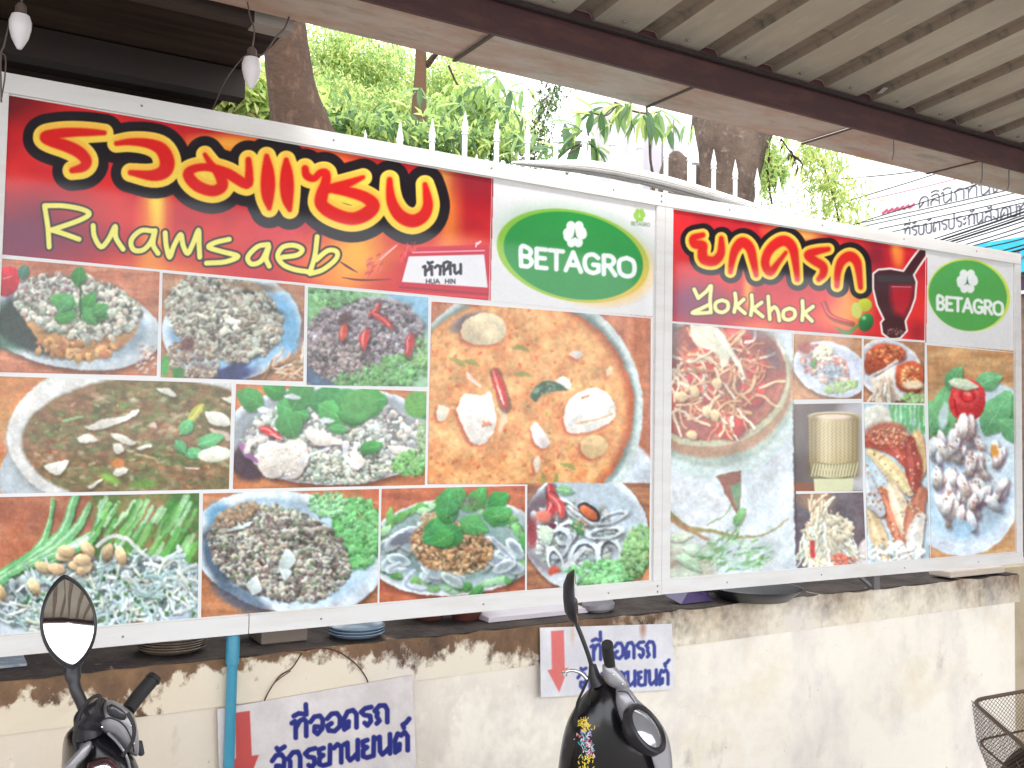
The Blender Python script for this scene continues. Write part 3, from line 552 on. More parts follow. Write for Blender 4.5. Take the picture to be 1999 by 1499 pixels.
for P in ([(780, 1100), (760, 1112), (790, 1112), (815, 1098)], [(838, 1075), (852, 1095), (830, 1130)], [(808, 1115), (790, 1140), (830, 1150), (850, 1130)], [(960, 1050), (985, 1075), (1000, 1090)], [(870, 1110), (890, 1122), (905, 1128)]): stroke(P, [4, 7, 4], jit((206, 218, 222)), soft=2); stroke([(a + 1, b + 3) for a, b in P], 2, (130, 150, 170), soft=4)
scat((880, 1070, 80, 50, 10), 420, 2, 4.6, [(176, 120, 72), (200, 150, 100), (150, 96, 60), (186, 140, 84), (206, 190, 150)], .7); scat((840, 1020, 26, 20, -40), 120, 2, 4.4, [(150, 120, 84), (176, 140, 96)], .7)
for a in ((885, 1025, 60, 40, 170), (885, 1020, 60, 44, -120), (900, 1030, 56, 44, 140), (880, 1035, 60, 48, 160), (870, 1010, 60, 44, -80), (895, 1015, 60, 40, 20), (920, 995, 50, 34, -60), (950, 990, 50, 36, -30), (940, 1000, 56, 36, 20), (900, 985, 40, 30, -100), (960, 1010, 40, 30, -20), (885, 1040, 46, 36, 150)): leafp(*a, jit((60, 150, 72)))
ell(920, 982, 18, 10, (96, 96, 70), 0, 8, 0, .6)
q = [(1030, 946), (1268.5, 946.8), (1267, 1134), (1029, 1152)]; cell('dish_squid', q); wood(q, (190, 116, 70), (110, 66, 56), 25)
plate(1142, 1038, 124, 118, 20, (208, 222, 234), (176, 196, 210), .08)
ell(1062, 1040, 44, 76, (110, 90, 100), -8, 14); ell(1120, 1060, 90, 66, (146, 160, 164), 10, 16)
scat((1120, 1045, 90, 70, 10), 240, 3, 8, [(200, 212, 214), (150, 160, 166), (110, 96, 106), (176, 190, 186), (206, 206, 190), (96, 120, 90)], .55)
for x, y, rx, ry, a in ((1140, 1085, 30, 34, 20), (1190, 1080, 26, 34, -10), (1180, 1040, 40, 12, -8), (1195, 1010, 34, 10, -20), (1105, 1040, 26, 20, -60), (1120, 1000, 40, 10, 40), (1090, 1060, 24, 34, 20), (1085, 1100, 16, 36, -20)):
    ell(x + 2, y + 5, rx, ry, (60, 60, 76), a, 6, 0, .7, .34); ell(x, y, rx, ry, jit((206, 218, 222)), a, 1.5, .15, 1, .30)
stroke([(1108, 988), (1130, 1005), (1155, 1022)], 2.5, (214, 220, 224)); stroke([(1105, 1105), (1125, 1085), (1140, 1070)], 5, (206, 216, 220))
ell(1150, 1000, 26, 14, (40, 30, 40), 35, 2); ell(1148, 1001, 21, 10, (222, 100, 50), 35, 2, .25)
chilli([(1073, 952), (1078, 985), (1068, 1012)], 11, (190, 40, 50)); chilli([(1074, 965), (1092, 990), (1096, 1008)], 9, (206, 60, 56)); ell(1060, 1008, 16, 12, (226, 110, 90), 0, 4, .2); ell(1082, 1115, 12, 10, (206, 80, 60), 0, 3, .2); ell(1038, 1040, 10, 30, (150, 60, 66), 0, 5); ell(1078, 1028, 8, 7, (96, 40, 60), 0, 2)
leafp(1060, 1025, 40, 30, 70, (180, 206, 180)); leafp(1120, 1015, 34, 20, 60, (70, 140, 74)); leafp(1085, 955, 36, 20, 10, (110, 160, 110)); scat((1135, 1025, 14, 10, 0), 20, 2, 4, [(206, 180, 150), (150, 110, 90)], .7)
lettuce((1180, 1118, 80, 24, -4), 230, (96, 180, 96), 7); lettuce((1244, 1075, 26, 50, 10), 180, (110, 170, 90), 7); ell(1100, 1130, 30, 12, (206, 216, 226), 0, 4)
# ---- right board
cell('banner2', [(1311, 408), (1807, 487.5), (1804.5, 665), (1307, 627)])
fill(1300, 400, 1812, 672, (228, 44, 48), (196, 30, 48), 70, 31)
for (x, y, rx, ry, c, o) in [(1350, 590, 50, 40, (110, 76, 130), .7), (1400, 600, 60, 30, (90, 50, 90), .5), (1550, 450, 50, 12, (255, 170, 60), .8), (1570, 462, 30, 10, (255, 220, 110), .8), (1660, 590, 30, 50, (255, 200, 80), .8), (1640, 620, 40, 20, (255, 160, 60), .8), (1460, 570, 9, 40, (255, 190, 70), .9), (1480, 640, 40, 14, (255, 150, 70), .7),
        (1748, 480, 9, 30, (255, 180, 70), .9), (1756, 500, 8, 30, (255, 150, 60), .8), (1710, 500, 22, 30, (110, 24, 50), .8), (1795, 600, 14, 60, (226, 50, 40), .6), (1790, 650, 14, 20, (110, 20, 40), .6), (1698, 590, 10, 60, (236, 90, 50), .5)]:
    ell(x, y, rx, ry, c, 0, min(rx, ry) * 1.3, 0, o * .85)
Z4 = lambda P: [(x / 3.772 + 1290, y / 3.772 + 400) for x, y in P]
TH2 = [(Z4([(308, 226), (240, 248), (250, 292), (308, 302), (305, 350), (318, 405), (390, 418), (438, 370), (446, 300), (445, 250)]), [16, 22, 28, 28, 30, 32, 30, 26, 20, 14]),
    (Z4([(512, 498), (525, 410), (550, 330), (600, 280), (655, 320), (680, 410), (702, 520)]), [12, 20, 28, 34, 30, 24, 13]),
    (Z4([(920, 355), (862, 430), (805, 498), (768, 440), (785, 360), (840, 295), (910, 268), (968, 315), (990, 420), (1005, 552)]), [10, 15, 24, 26, 28, 32, 34, 30, 22, 13]),
    (Z4([(1232, 330), (1150, 345), (1085, 372), (1130, 415), (1192, 455), (1195, 510), (1162, 552)]), [14, 22, 27, 27, 26, 22, 14]),
    (Z4([(1296, 600), (1302, 500), (1330, 420), (1390, 382), (1440, 420), (1458, 500), (1470, 612)]), [14, 20, 28, 32, 28, 20, 13])]
bubble(TH2, 3.6, 8.5, 18.5, (1, 0))
ROM2 = [Z4([(245, 625), (275, 690)]), Z4([(275, 690), (335, 640), (370, 600), (362, 700), (368, 795)]), Z4([(368, 795), (300, 800), (232, 798), (300, 765), (360, 735)]), Z4([(450, 705), (405, 725), (405, 775), (450, 795), (492, 770), (490, 722), (450, 705)]),
    Z4([(546, 655), (552, 720), (540, 792)]), Z4([(610, 700), (556, 748)]), Z4([(556, 748), (620, 802)]), Z4([(668, 668), (672, 740), (662, 815)]), Z4([(742, 722), (680, 768)]), Z4([(680, 768), (750, 825)]),
    Z4([(790, 678), (795, 760), (802, 845)]), Z4([(800, 790), (835, 755), (862, 790), (872, 855)]), Z4([(945, 765), (905, 785), (905, 835), (945, 850), (985, 825), (982, 780), (945, 765)]), Z4([(1042, 710), (1045, 780), (1040, 852)]), Z4([(1120, 752), (1055, 800)]), Z4([(1055, 800), (1112, 858)])]
for P in ROM2: stroke(P, 6.2, (80, 50, 40), op=.85, k=3)
for P in ROM2: stroke(P, 3.9, (244, 240, 160), k=3)
MO = Z4([(1562, 510), (1600, 480), (1690, 472), (1785, 490), (1840, 410), (1905, 325), (1958, 335), (1955, 380), (1900, 460), (1862, 520), (1882, 570), (1872, 690), (1840, 780), (1800, 860), (1812, 930), (1762, 985), (1690, 995), (1630, 950), (1618, 870), (1640, 845), (1590, 740), (1562, 620)])
poly(MO, (70, 28, 34), 1.5); poly(Z4([(1690, 600), (1860, 600), (1850, 700), (1800, 830), (1720, 800), (1690, 700)]), (196, 26, 44), 14, .9); poly(Z4([(1580, 520), (1860, 520), (1860, 580), (1600, 570)]), (70, 58, 60), 6, .8); stroke(Z4([(1700, 605), (1840, 608)]), 1, (226, 120, 130))
stroke(MO + [MO[0]], 2.0, (248, 236, 232), k=1); scat(Z4([(1720, 940)])[0] + (18, 8, 0), 30, 1, 3, [(120, 60, 60), (90, 80, 80), (170, 130, 130)], .6, .2, 0)
chilli(Z4([(1195, 720), (1250, 820), (1400, 870)]), 5, (200, 36, 30)); stroke(Z4([(1285, 905), (1370, 945), (1460, 885)]), [1, 4, 2], (70, 150, 60)); ell(*Z4([(1500, 740)])[0], 14, 13, (196, 206, 60), 0, 1.5, .1); ell(*Z4([(1440, 780)])[0], 10, 16, (206, 214, 110), -10, 1.5); ell(*Z4([(1510, 868)])[0], 14, 18, (30, 120, 60), 20, 1.5, .35); ell(*Z4([(1495, 835)])[0], 4, 4, (150, 206, 150), 0, 4)
cell('logo2', [(1808.5, 487.5), (1978, 515), (1978, 688), (1806.5, 669)])
ell(1891, 577, 81, 70, (206, 226, 90), 16, 2); ell(1889, 578, 77, 68, (86, 168, 84), 16, 1.5)
clover(1888, 550, 1.0, (236, 240, 238), (60, 110, 80)); thai_print('BETAGRO', (1828, 604), (1958, 616), 25, 3.0, (238, 242, 240))
q = [(1307.6, 631), (1547.4, 651), (1557, 1113), (1305, 1131)]; cell('dish_papaya', q); fill(1300, 620, 1560, 1140, (206, 216, 224), (190, 206, 216), 60, 41)
ell(1345, 1010, 80, 80, (214, 222, 228), 0, 20); ell(1500, 1020, 70, 110, (208, 220, 226), 0, 30)
ell(1395, 772, 170, 162, (196, 214, 212), -12, 3); ell(1395, 765, 160, 146, (160, 180, 170), -12, 8); ell(1393, 757, 156, 136, (164, 122, 92), -12, 8); ell(1392, 748, 152, 124, (176, 176, 140), -12, 3); ell(1390, 742, 146, 118, (130, 84, 70), -12, 3)
fill(1300, 625, 1550, 870, (150, 66, 60), (196, 104, 80), 26, 42, 1, 1, .3, .7, .9, em(1390, 742, 144, 115, -12))
for x, y, rx, ry in ((1365, 715, 32, 34), (1425, 830, 32, 28), (1470, 760, 24, 34), (1375, 760, 26, 26), (1440, 660, 30, 22), (1340, 745, 20, 26), (1475, 720, 22, 26)): ell(x + 3, y + 4, rx, ry, (90, 30, 40), 0, 8, 0, .6); ell(x, y, rx, ry, jit((214, 52, 52)), 0, 4, .25); ell(x - rx * .3, y - ry * .4, rx * .4, ry * .2, (240, 130, 120), 0, 6, 0, .7)
noodles((1392, 748, 108, 76, -20), 120, 50, 2.8, [(206, 130, 84), (226, 180, 140), (196, 104, 70), (216, 160, 110), (230, 206, 180)], .6)
for x, y in ((1355, 765), (1330, 775), (1400, 750), (1380, 805), (1395, 812), (1350, 850)): ell(x + 2, y + 3, 13, 9, (90, 40, 40), 20, 4, 0, .6); ell(x, y, 12, 9, (226, 190, 136), rng.uniform(0, 180), 2, .25)
poly([(1345, 635), (1400, 640), (1440, 700), (1450, 720), (1436, 712), (1425, 690), (1420, 715), (1408, 716), (1400, 690), (1372, 680), (1352, 665)], (226, 220, 190), 2, 1, 3); poly([(1400, 640), (1445, 715), (1438, 716), (1395, 650)], (240, 240, 226), 3, 1)
stroke([(1440, 705), (1452, 735), (1448, 740)], 3, (236, 226, 206)); stroke([(1455, 668), (1472, 665), (1475, 645)], 3, (232, 220, 210)); ell(1470, 640, 40, 16, (150, 130, 140), 30, 14, 0, .6)
ell(1312, 660, 14, 60, (110, 96, 96), 0, 16, 0, .8); stroke([(1512, 655), (1530, 690)], 3, (220, 214, 214)); ell(1512, 700, 12, 26, (96, 80, 96), -20, 8, 0, .6)
poly([(1398, 930), (1447, 918), (1444, 1004), (1438, 1004)], (140, 90, 76), 2); poly([(1425, 950), (1446, 940), (1442, 1000), (1436, 985)], (110, 150, 110), 5)
fill(1300, 1040, 1400, 1140, (150, 130, 110), (190, 206, 180), 30, 43, 1.6, .7, .3, .7, .9, em(1320, 1100, 76, 50, 10, .3))
stroke([(1300, 1000), (1340, 1030), (1385, 1036), (1440, 1048), (1490, 1045), (1540, 1012)], [7, 6, 4, 3, 2, 1], (150, 140, 84), soft=3); stroke([(1300, 1010), (1345, 1035), (1385, 1055)], [5, 4, 2], (176, 130, 90), soft=4); stroke([(1380, 1025), (1410, 1010), (1428, 985)], 1.2, (120, 160, 110))
leafp(1432, 1030, 46, 18, -62, (110, 170, 100)); leafp(1305, 1052, 46, 20, -8, (190, 206, 176)); leafp(1330, 1070, 64, 24, 10, (176, 206, 176)); leafp(1320, 1085, 60, 22, 30, (160, 196, 160))
for _ in range(110):
    x, y = inell(1430, 1085, 75, 36, 0); a = rng.uniform(-70, 10); L = rng.uniform(10, 24); stroke([(x, y), (x + L * math.cos(math.radians(a)), y + L * math.sin(math.radians(a)))], rng.uniform(1, 2.6), jit([(120, 180, 100), (150, 206, 150), (96, 150, 84), (180, 214, 190)][rng.randint(4)]), op=.85, soft=2)
q = [(1550.7, 652), (1682, 661), (1682, 779), (1549, 780)]; cell('dish_plate', q); wood(q, (184, 130, 90), (150, 96, 66), 44)
plate(1622, 722, 76, 52, 18, (206, 218, 234), (190, 200, 220), .14); scat((1612, 715, 52, 30, 30), 260, 2, 5, [(206, 110, 90), (226, 200, 170), (190, 76, 66), (176, 190, 196), (120, 130, 150), (236, 226, 206)], .6)
scat((1607, 690, 18, 16, 0), 60, 3, 6, [(226, 214, 180), (206, 190, 150), (236, 230, 206)], .7); ell(1625, 725, 18, 14, (120, 136, 150), 0, 8); scat((1625, 725, 20, 14, 0), 40, 2, 5, [(150, 166, 176), (96, 110, 130), (190, 200, 206)], .5); lettuce((1640, 755, 34, 10, -12), 110, (150, 196, 96), 4); ell(1572, 680, 14, 12, (170, 80, 70), 0, 8); leafp(1585, 718, 20, 10, -70, (70, 140, 76))
q = [(1687, 662), (1805, 669), (1804.6, 788), (1686, 785)]; cell('dish_chicken', q); wood(q, (176, 130, 92), (150, 104, 80), 45)
plate(1736, 722, 68, 56, 30, (226, 226, 230), (190, 190, 200), .08)
for P in ([(1690, 690), (1715, 672), (1760, 678), (1765, 700), (1730, 715), (1715, 730), (1688, 725)], [(1750, 715), (1775, 705), (1800, 715), (1802, 745), (1785, 768), (1755, 760), (1748, 740)]): poly([(a + 2, b + 4) for a, b in P], (60, 30, 30), 5, .7, 3); poly(P, (186, 76, 44), 2, 1, 4, .25)
scat((1728, 695, 34, 18, -10), 60, 3, 7, [(206, 96, 50), (150, 48, 36), (232, 160, 90), (120, 36, 34)], .5, .3, .2); scat((1777, 738, 22, 24, 0), 50, 3, 7, [(214, 120, 60), (236, 190, 120), (180, 70, 44)], .5, .3, .2); ell(1782, 752, 20, 9, (240, 214, 176), 0, 5)
poly([(1700, 740), (1745, 715), (1747, 785), (1708, 785)], (226, 214, 196), 2, 1, 0, .1); noodles((1725, 760, 18, 24, 0), 50, 26, 1.8, [(236, 226, 210), (206, 186, 160), (190, 160, 136)], .2, 90); stroke([(1700, 735), (1750, 706)], 2.5, (200, 200, 200)); lettuce((1785, 778, 24, 10, 0), 60, (130, 180, 96), 5)
q = [(1550, 789.5), (1682, 787), (1684.7, 959), (1551.5, 959)]; cell('dish_basket', q); fill(1545, 785, 1690, 965, (92, 82, 84), (116, 104, 100), 40, 46, 1, 3)
fill(1620, 785, 1690, 965, (214, 216, 222), (200, 200, 210), 40, 47, 1, 2, .3, .7, .9, em(1690, 870, 60, 110, 0, .5)); ell(1560, 955, 40, 12, (140, 84, 60), 0, 8)
poly([(1578, 812), (1676, 812), (1674, 900), (1672, 928), (1583, 928), (1580, 900)], (190, 172, 126), 1.5)
ell(1627, 812, 49, 8, (214, 204, 164), 0, 1.5); ell(1627, 813, 42, 6, (150, 130, 96), 0, 1.5); ell(1627, 814, 36, 4.6, (230, 206, 188), 0, 1.5); ell(1627, 928, 45, 8, (186, 176, 130), 0, 1.5)
for x0_, w_, al_ in ((1584, 9, .55), (1670, 10, .5), (1592, 10, .25), (1660, 10, .22)): stroke([(x0_, 824), (x0_ + 1, 925)], w_, (112, 96, 66), soft=12, op=al_)
stroke([(1612, 826), (1613, 922)], 12, (238, 228, 190), soft=14, op=.55)
for k in range(24):
    y = 824 + k * 3.3
    for i in range(24):
        x = 1581 + i * 4 + (k % 2) * 2
        if x < 1674: ell(x, y + 5 * math.sin((x - 1578) / 98 * math.pi) - 2, 1.7, .9, (150, 130, 84) if (i + k) % 2 else (232, 220, 180), 35 if k % 2 else -35, 1.3, 0, .55)
stroke([(1580, 900), (1627, 908), (1672, 900)], 1.6, (150, 136, 90)); stroke([(1583, 928), (1627, 936), (1672, 928)], 1.6, (110, 116, 80))
for k in range(15): stroke([(1584 + k * 6, 904), (1590 + k * 6, 930)], .9, (150, 150, 110)); stroke([(1590 + k * 6, 904), (1584 + k * 6, 930)], .9, (226, 224, 190))
poly([(1588, 935), (1666, 935), (1664, 962), (1590, 962)], (214, 216, 176), 1.5)
q = [(1687, 789), (1804, 791.5), (1816.7, 1092), (1694, 1101.5)]; cell('dish_rolls', q); fill(1680, 785, 1820, 1105, (160, 196, 214), (196, 214, 222), 40, 48)
ell(1710, 815, 30, 24, (220, 222, 208), 0, 3, .1)
for x in range(1740, 1806, 9): stroke([(x, 785), (x + rng.uniform(-8, 8), 815), (x + rng.uniform(-6, 6), 845)], [7, 6, 3], jit((96, 176, 110)), soft=3); stroke([(x, 790), (x, 830)], 1.2, (190, 226, 200))
ell(1730, 850, 44, 26, (176, 100, 80), 0, 8)
for P, c in (([(1700, 880), (1750, 930), (1775, 960)], (222, 196, 140)), ([(1690, 860), (1740, 870), (1765, 900)], (176, 70, 56)), ([(1790, 850), (1792, 900), (1786, 950)], (214, 176, 120)), ([(1775, 860), (1782, 910), (1785, 950)], (160, 66, 56)), ([(1720, 960), (1745, 1010), (1760, 1070)], (196, 110, 80)), ([(1700, 1000), (1715, 1050), (1730, 1100)], (214, 186, 140)), ([(1740, 950), (1760, 1000), (1775, 1060)], (226, 206, 170)), ([(1800, 960), (1785, 1000), (1770, 1050)], (190, 110, 84)), ([(1795, 1010), (1785, 1050), (1790, 1090)], (226, 220, 206)), ([(1690, 930), (1700, 970), (1720, 1000)], (190, 200, 210)), ([(1755, 1065), (1765, 1100)], (230, 220, 206))):
    rr = [10, 17, 9][:len(P)]; stroke([(a + 3, b + 4) for a, b in P], rr, (80, 44, 44), soft=5, op=.7); stroke(P, rr, c, soft=2); stroke([(a - 4, b - 2) for a, b in P], [x * .3 for x in rr], np.clip(arr(c) * 1.15 + 20, 0, 255), soft=4, op=.7)
scat((1745, 960, 60, 130, 0), 90, 2, 5, [(226, 206, 170), (176, 96, 70), (240, 232, 214), (150, 70, 60), (206, 170, 130)], .5, .3, .25, 70); scat((1735, 855, 40, 18, 0), 120, 2, 5, [(206, 110, 80), (236, 200, 150), (150, 60, 50)], .4); scat((1745, 1080, 60, 20, 0), 60, 4, 8, [(226, 226, 210), (190, 206, 214)], .6)
q = [(1552, 965), (1685, 961.4), (1691, 1101), (1557, 1112)]; cell('dish_slaw', q); fill(1545, 955, 1695, 1120, (84, 76, 84), (104, 92, 98), 50, 49)
ell(1592, 975, 34, 20, (150, 110, 84), 0, 14); ell(1640, 1115, 60, 50, (196, 80, 66), 0, 4); ell(1690, 1085, 20, 40, (210, 200, 200), 20, 4); scat((1616, 1050, 46, 52, 0), 200, 3, 8, [(226, 220, 190), (236, 232, 210), (200, 190, 156), (190, 130, 100)], .4)
noodles((1612, 1055, 46, 50, 0), 170, 44, 2.4, [(232, 228, 200), (214, 206, 170), (240, 238, 222), (206, 216, 200)], .4, 80); noodles((1588, 1010, 20, 20, 0), 16, 40, 2.4, [(232, 228, 200), (220, 190, 150)], .3, -70); scat((1640, 1030, 24, 24, 0), 24, 6, 11, [(232, 224, 196), (206, 190, 156)], .6); stroke([(1586, 1060), (1588, 1085)], 5, (200, 60, 60)); scat((1644, 1095, 26, 12, 0), 24, 4, 8, [(214, 90, 70), (226, 140, 110)], .6)
q = [(1810, 674), (1978, 689), (1981, 1078), (1818, 1091)]; cell('dish_squidplate', q); wood(q, (200, 160, 104), (180, 130, 84), 50)
ell(1880, 960, 112, 126, (206, 222, 238), 0, 2); ell(1880, 950, 96, 106, (170, 204, 226), 0, 14)
ell(1950, 860, 60, 110, (190, 214, 226), 0, 4)
for a in ((1830, 860, 110, 56, -80), (1850, 830, 90, 50, -150), (1830, 800, 70, 40, 120), (1925, 830, 90, 50, -40), (1920, 850, 100, 56, -60), (1950, 820, 70, 40, 40), (1850, 760, 50, 36, -60), (1900, 755, 60, 36, -20)): leafp(*a, jit((96, 172, 110)))
ell(1842, 812, 9, 26, (190, 220, 220), 8, 5); ell(1888, 782, 36, 42, (212, 44, 48), 0, 2, .25); ell(1886, 772, 26, 22, (226, 70, 66), 0, 3, .2, 1, .3); ell(1888, 774, 15, 12, (180, 26, 36), 0, 3, 0, 1, .3); stroke([(1862, 780), (1870, 810), (1900, 822)], 1.6, (160, 24, 34)); ell(1887, 768, 7, 5, (236, 110, 100), 0, 3); leafp(1850, 745, 60, 22, 10, (196, 214, 180))
for _ in range(60):
    x, y = inell(1886, 925, 76, 96); a = rng.uniform(40, 130); L = rng.uniform(16, 28); ell(x + 4, y + 5, L, L * .42, (96, 70, 84), a, 6, 0, .7); ell(x, y, L, L * .4, jit([(214, 210, 206), (226, 222, 220), (206, 196, 190), (196, 210, 220)][rng.randint(4)]), a, 2, .3); ell(x - 2, y - 3, L * .6, L * .14, (240, 240, 240), a, 3, 0, .6)
scat((1886, 915, 66, 80, 0), 90, 2, 6, [(170, 120, 96), (150, 100, 110), (190, 150, 130)], .4, .2, 0, 60); ell(1942, 880, 8, 12, (206, 140, 60), 0, 4); poly([(1905, 1030), (1880, 1052), (1860, 1040), (1862, 1010)], (140, 184, 214), 4, .8, 2)
# ---- the two parking notices
BL = (36, 42, 120)
cell('park_left', [(425, 1385), (805, 1318), (815, 1540), (432, 1600)])
fill(415, 1300, 825, 1548, (206, 198, 196), (222, 214, 212), 40, 61, 1, 1); poly([(460, 1392), (488, 1388), (492, 1476), (506, 1474), (478, 1545), (446, 1484), (461, 1481)], (196, 82, 78))
thai_print('ที่จอดรถ', (570, 1442), (757, 1410), 37, 4.7, BL); thai_print('จักรยานยนต์', (528, 1514), (796, 1465), 39, 4.7, BL)
cell('park_right', [(1055, 1226), (1312, 1218), (1318, 1346), (1057, 1362)])
fill(1050, 1210, 1325, 1368, (222, 220, 224), (208, 206, 212), 40, 62, 1, 1); poly([(1076, 1233), (1101, 1231), (1103, 1305), (1110, 1304), (1092, 1352), (1069, 1309), (1078, 1307)], (214, 112, 108))
thai_print('ที่จอดรถ', (1154, 1289), (1278, 1283), 32, 3.3, (56, 66, 140)); thai_print('จักรยานยนต์', (1126, 1345), (1304, 1336), 30, 3.2, (56, 66, 140))
ell(1255, 1228, 5, 14, (150, 80, 50), 0, 8, 0, .6); ell(1118, 1240, 3, 14, (206, 150, 100), 0, 6, 0, .5)
CLIP = np.ones((PH, PW), np.float32)
CV *= (1 + .05 * (fbm(PH, PW, 3, 2, 91) - .5) + .06 * (fbm(PH, PW, 60, 3, 92) - .5))[..., None]
CV = np.clip(CV, 0, 255)
def blur(I):
    J = I.copy(); J[1:-1] = I[1:-1] * .5 + (I[:-2] + I[2:]) * .25; K = J.copy(); K[:, 1:-1] = J[:, 1:-1] * .5 + (J[:, :-2] + J[:, 2:]) * .25; return K
def blur_n(I, n):
    for _ in range(n): I = blur(I)
    return I
# food photographs: lumps pulled out of round by a fine warp, a little grain and softness; lettering stays crisp
def _samp(img, X, Y):
    x0 = np.clip(np.floor(X).astype(int), 0, PW - 2); y0 = np.clip(np.floor(Y).astype(int), 0, PH - 2)
    fx = np.clip(X - x0, 0, 1)[..., None]; fy = np.clip(Y - y0, 0, 1)[..., None]
    return (img[y0, x0] * (1 - fx) + img[y0, x0 + 1] * fx) * (1 - fy) + (img[y0 + 1, x0] * (1 - fx) + img[y0 + 1, x0 + 1] * fx) * fy
FM = np.zeros((PH, PW), np.float32)
gx, gy = _grid((0, PW, 0, PH))
for nme, q in CELLS.items():
    if not nme.startswith('dish') or nme == 'dish_basket': continue
    bb = _bb(min(p[0] for p in q), min(p[1] for p in q), max(p[0] for p in q), max(p[1] for p in q)); a, b, c, d = bb
    FM[c:d, a:b] = np.maximum(FM[c:d, a:b], polymask(*_grid(bb), q))
wx = (fbm(PH, PW, 6, 2, 101) - .5) * 3.0 + (fbm(PH, PW, 22, 2, 103) - .5) * 4; wy = (fbm(PH, PW, 6, 2, 102) - .5) * 3.0 + (fbm(PH, PW, 22, 2, 104) - .5) * 4
WV = _samp(CV, gx - PX0 + wx, gy - PY0 + wy)
gr = 1 + .2 * (fbm(PH, PW, 5, 3, 105) - .5) + .18 * (fbm(PH, PW, 14, 3, 106) - .5)
WV = WV * gr[..., None]; WV = WV + (fbm(PH, PW, 9, 3, 107) - .5)[..., None] * arr((14, -6, -16))
lum = WV.mean(2, keepdims=True); WV = WV * .86 + (lum + arr((0, 2, 6))) * .14
WV = 130 + (WV - 130) * 1.10
mot = fbm(PH, PW, 34, 3, 111) - .5; WV = WV * (1 + .38 * mot)[..., None]; WV = blur_n(WV, 2)
WV = WV + (fbm(PH, PW, 2.4, 1, 113) - .5)[..., None] * 14
WV = 128 + (WV - 128) * .98 + (blur_n(WV, 1) - blur_n(WV, 9)) * .2
WV = 255 * (np.clip(WV, 0, 255) / 255) ** .86
CV = CV * (1 - FM[..., None]) + WV * FM[..., None]
CV = np.clip(blur(CV), 0, 255)
# ---------------------------------------------------------------- prints -> flat boards
W1, GAP, W2, A2, BH = 2.3218, 0.0846, 2.2699, -0.02655, 1.4985
class Frame2:                       # a board: origin at its lower inner left corner, u along it, z up
    def __init__(s, o, ang): s.o = np.array(o, float); s.u = np.array([math.cos(ang), math.sin(ang), 0]); s.n = np.array([math.sin(ang), -math.cos(ang), 0])
    def hit(s, x, y, off=0.0):
        d = ray(x, y); o = s.o + s.n * off; t = (o - CAM) @ s.n / (d @ s.n); p = CAM + d * t - o
        return p @ s.u, p[2]
    def at(s, u, z, off=0.0): return s.o + s.u * u + np.array([0, 0, z]) + s.n * off
F1 = Frame2((0, 0, Z0), 0); F2 = Frame2((W1 + GAP, 0, Z0 + .001), A2)
FW = Frame2((0, .05, Z0 - 1), 0); FWR = Frame2((0, .045, Z0 - 1), 0)
def bake(name, F, u0, u1, z0, z1, ppm):
    nw, nh = int((u1 - u0) * ppm), int((z1 - z0) * ppm)
    U, Zz = np.meshgrid(u0 + (np.arange(nw) + .5) / ppm, z0 + (np.arange(nh) + .5) / ppm)
    P = F.o + U[..., None] * F.u + Zz[..., None] * np.array([0, 0, 1.0]) - CAM
    Q = P @ AX.T; X = CX0 + FPX * Q[..., 0] / Q[..., 2]; Y = CY0 - FPX * Q[..., 1] / Q[..., 2]
    img = np.clip(_samp(CV, X - PX0, Y - PY0) / 255, 0, 1)
    I = bpy.data.images.new(name, nw, nh, alpha=False); I.colorspace_settings.name = 'sRGB'
    px = np.ones((nh, nw, 4), np.float32); px[..., :3] = img; I.pixels.foreach_set(px.ravel()); I.update(); I.pack(); return I
def printmat(name, I, rough=.22, spec=.5, coat=0.0):
    M = bpy.data.materials.new(name); M.use_nodes = True; n = M.node_tree.nodes; L = M.node_tree.links; b = n['Principled BSDF']
    t_ = n.new('ShaderNodeTexImage'); t_.image = I; t_.extension = 'EXTEND'; L.new(t_.outputs[0], b.inputs['Base Color'])
    tc = n.new('ShaderNodeTexCoord'); nz = n.new('ShaderNodeTexNoise'); nz.inputs['Scale'].default_value = 2.2; nz.inputs['Detail'].default_value = 3
    L.new(tc.outputs['Object'], nz.inputs[0]); rp = n.new('ShaderNodeMapRange'); rp.inputs[3].default_value = rough - .05; rp.inputs[4].default_value = rough + .09
    L.new(nz.outputs[0], rp.inputs[0]); L.new(rp.outputs[0], b.inputs['Roughness']); b.inputs['Specular IOR Level'].default_value = spec; b.inputs['Coat Weight'].default_value = coat; b.inputs['Coat Roughness'].default_value = .07; b.inputs['Coat IOR'].default_value = 1.6
    bp = n.new('ShaderNodeBump'); bp.inputs['Strength'].default_value = .06; bp.inputs['Distance'].default_value = .02; L.new(nz.outputs[0], bp.inputs['Height']); L.new(bp.outputs[0], b.inputs['Normal'])
    return M
def sheet(name, F, uz, off, th, M, box, parent, label=None):
    """a thin printed sheet; its image coordinates are metres along the board"""
    u0, u1, z0, z1 = box; n = len(uz)
    vs = [F.at(u, z, off) for u, z in uz] + [F.at(u, z, off - th) for u, z in uz]
    me = bpy.data.meshes.new(name); me.from_pydata([tuple(v) for v in vs], [], [tuple(range(n))] + [(i, (i + 1) % n, n + (i + 1) % n, n + i) for i in range(n)])
    uv = me.uv_layers.new(name='print')
    for lp in me.loops:
        u, z = uz[lp.vertex_index % n]; uv.data[lp.index].uv = ((u - u0) / (u1 - u0), (z - z0) / (z1 - z0))
    me.materials.append(M); me.update()
    bm = bmesh.new(); bm.from_mesh(me); bmesh.ops.recalc_face_normals(bm, faces=bm.faces[:]); bm.to_mesh(me); bm.free()
    o = bpy.data.objects.new(name, me); COL.objects.link(o)
    if parent is not None: par(o, parent)
    if label: o['label'] = label
    return o
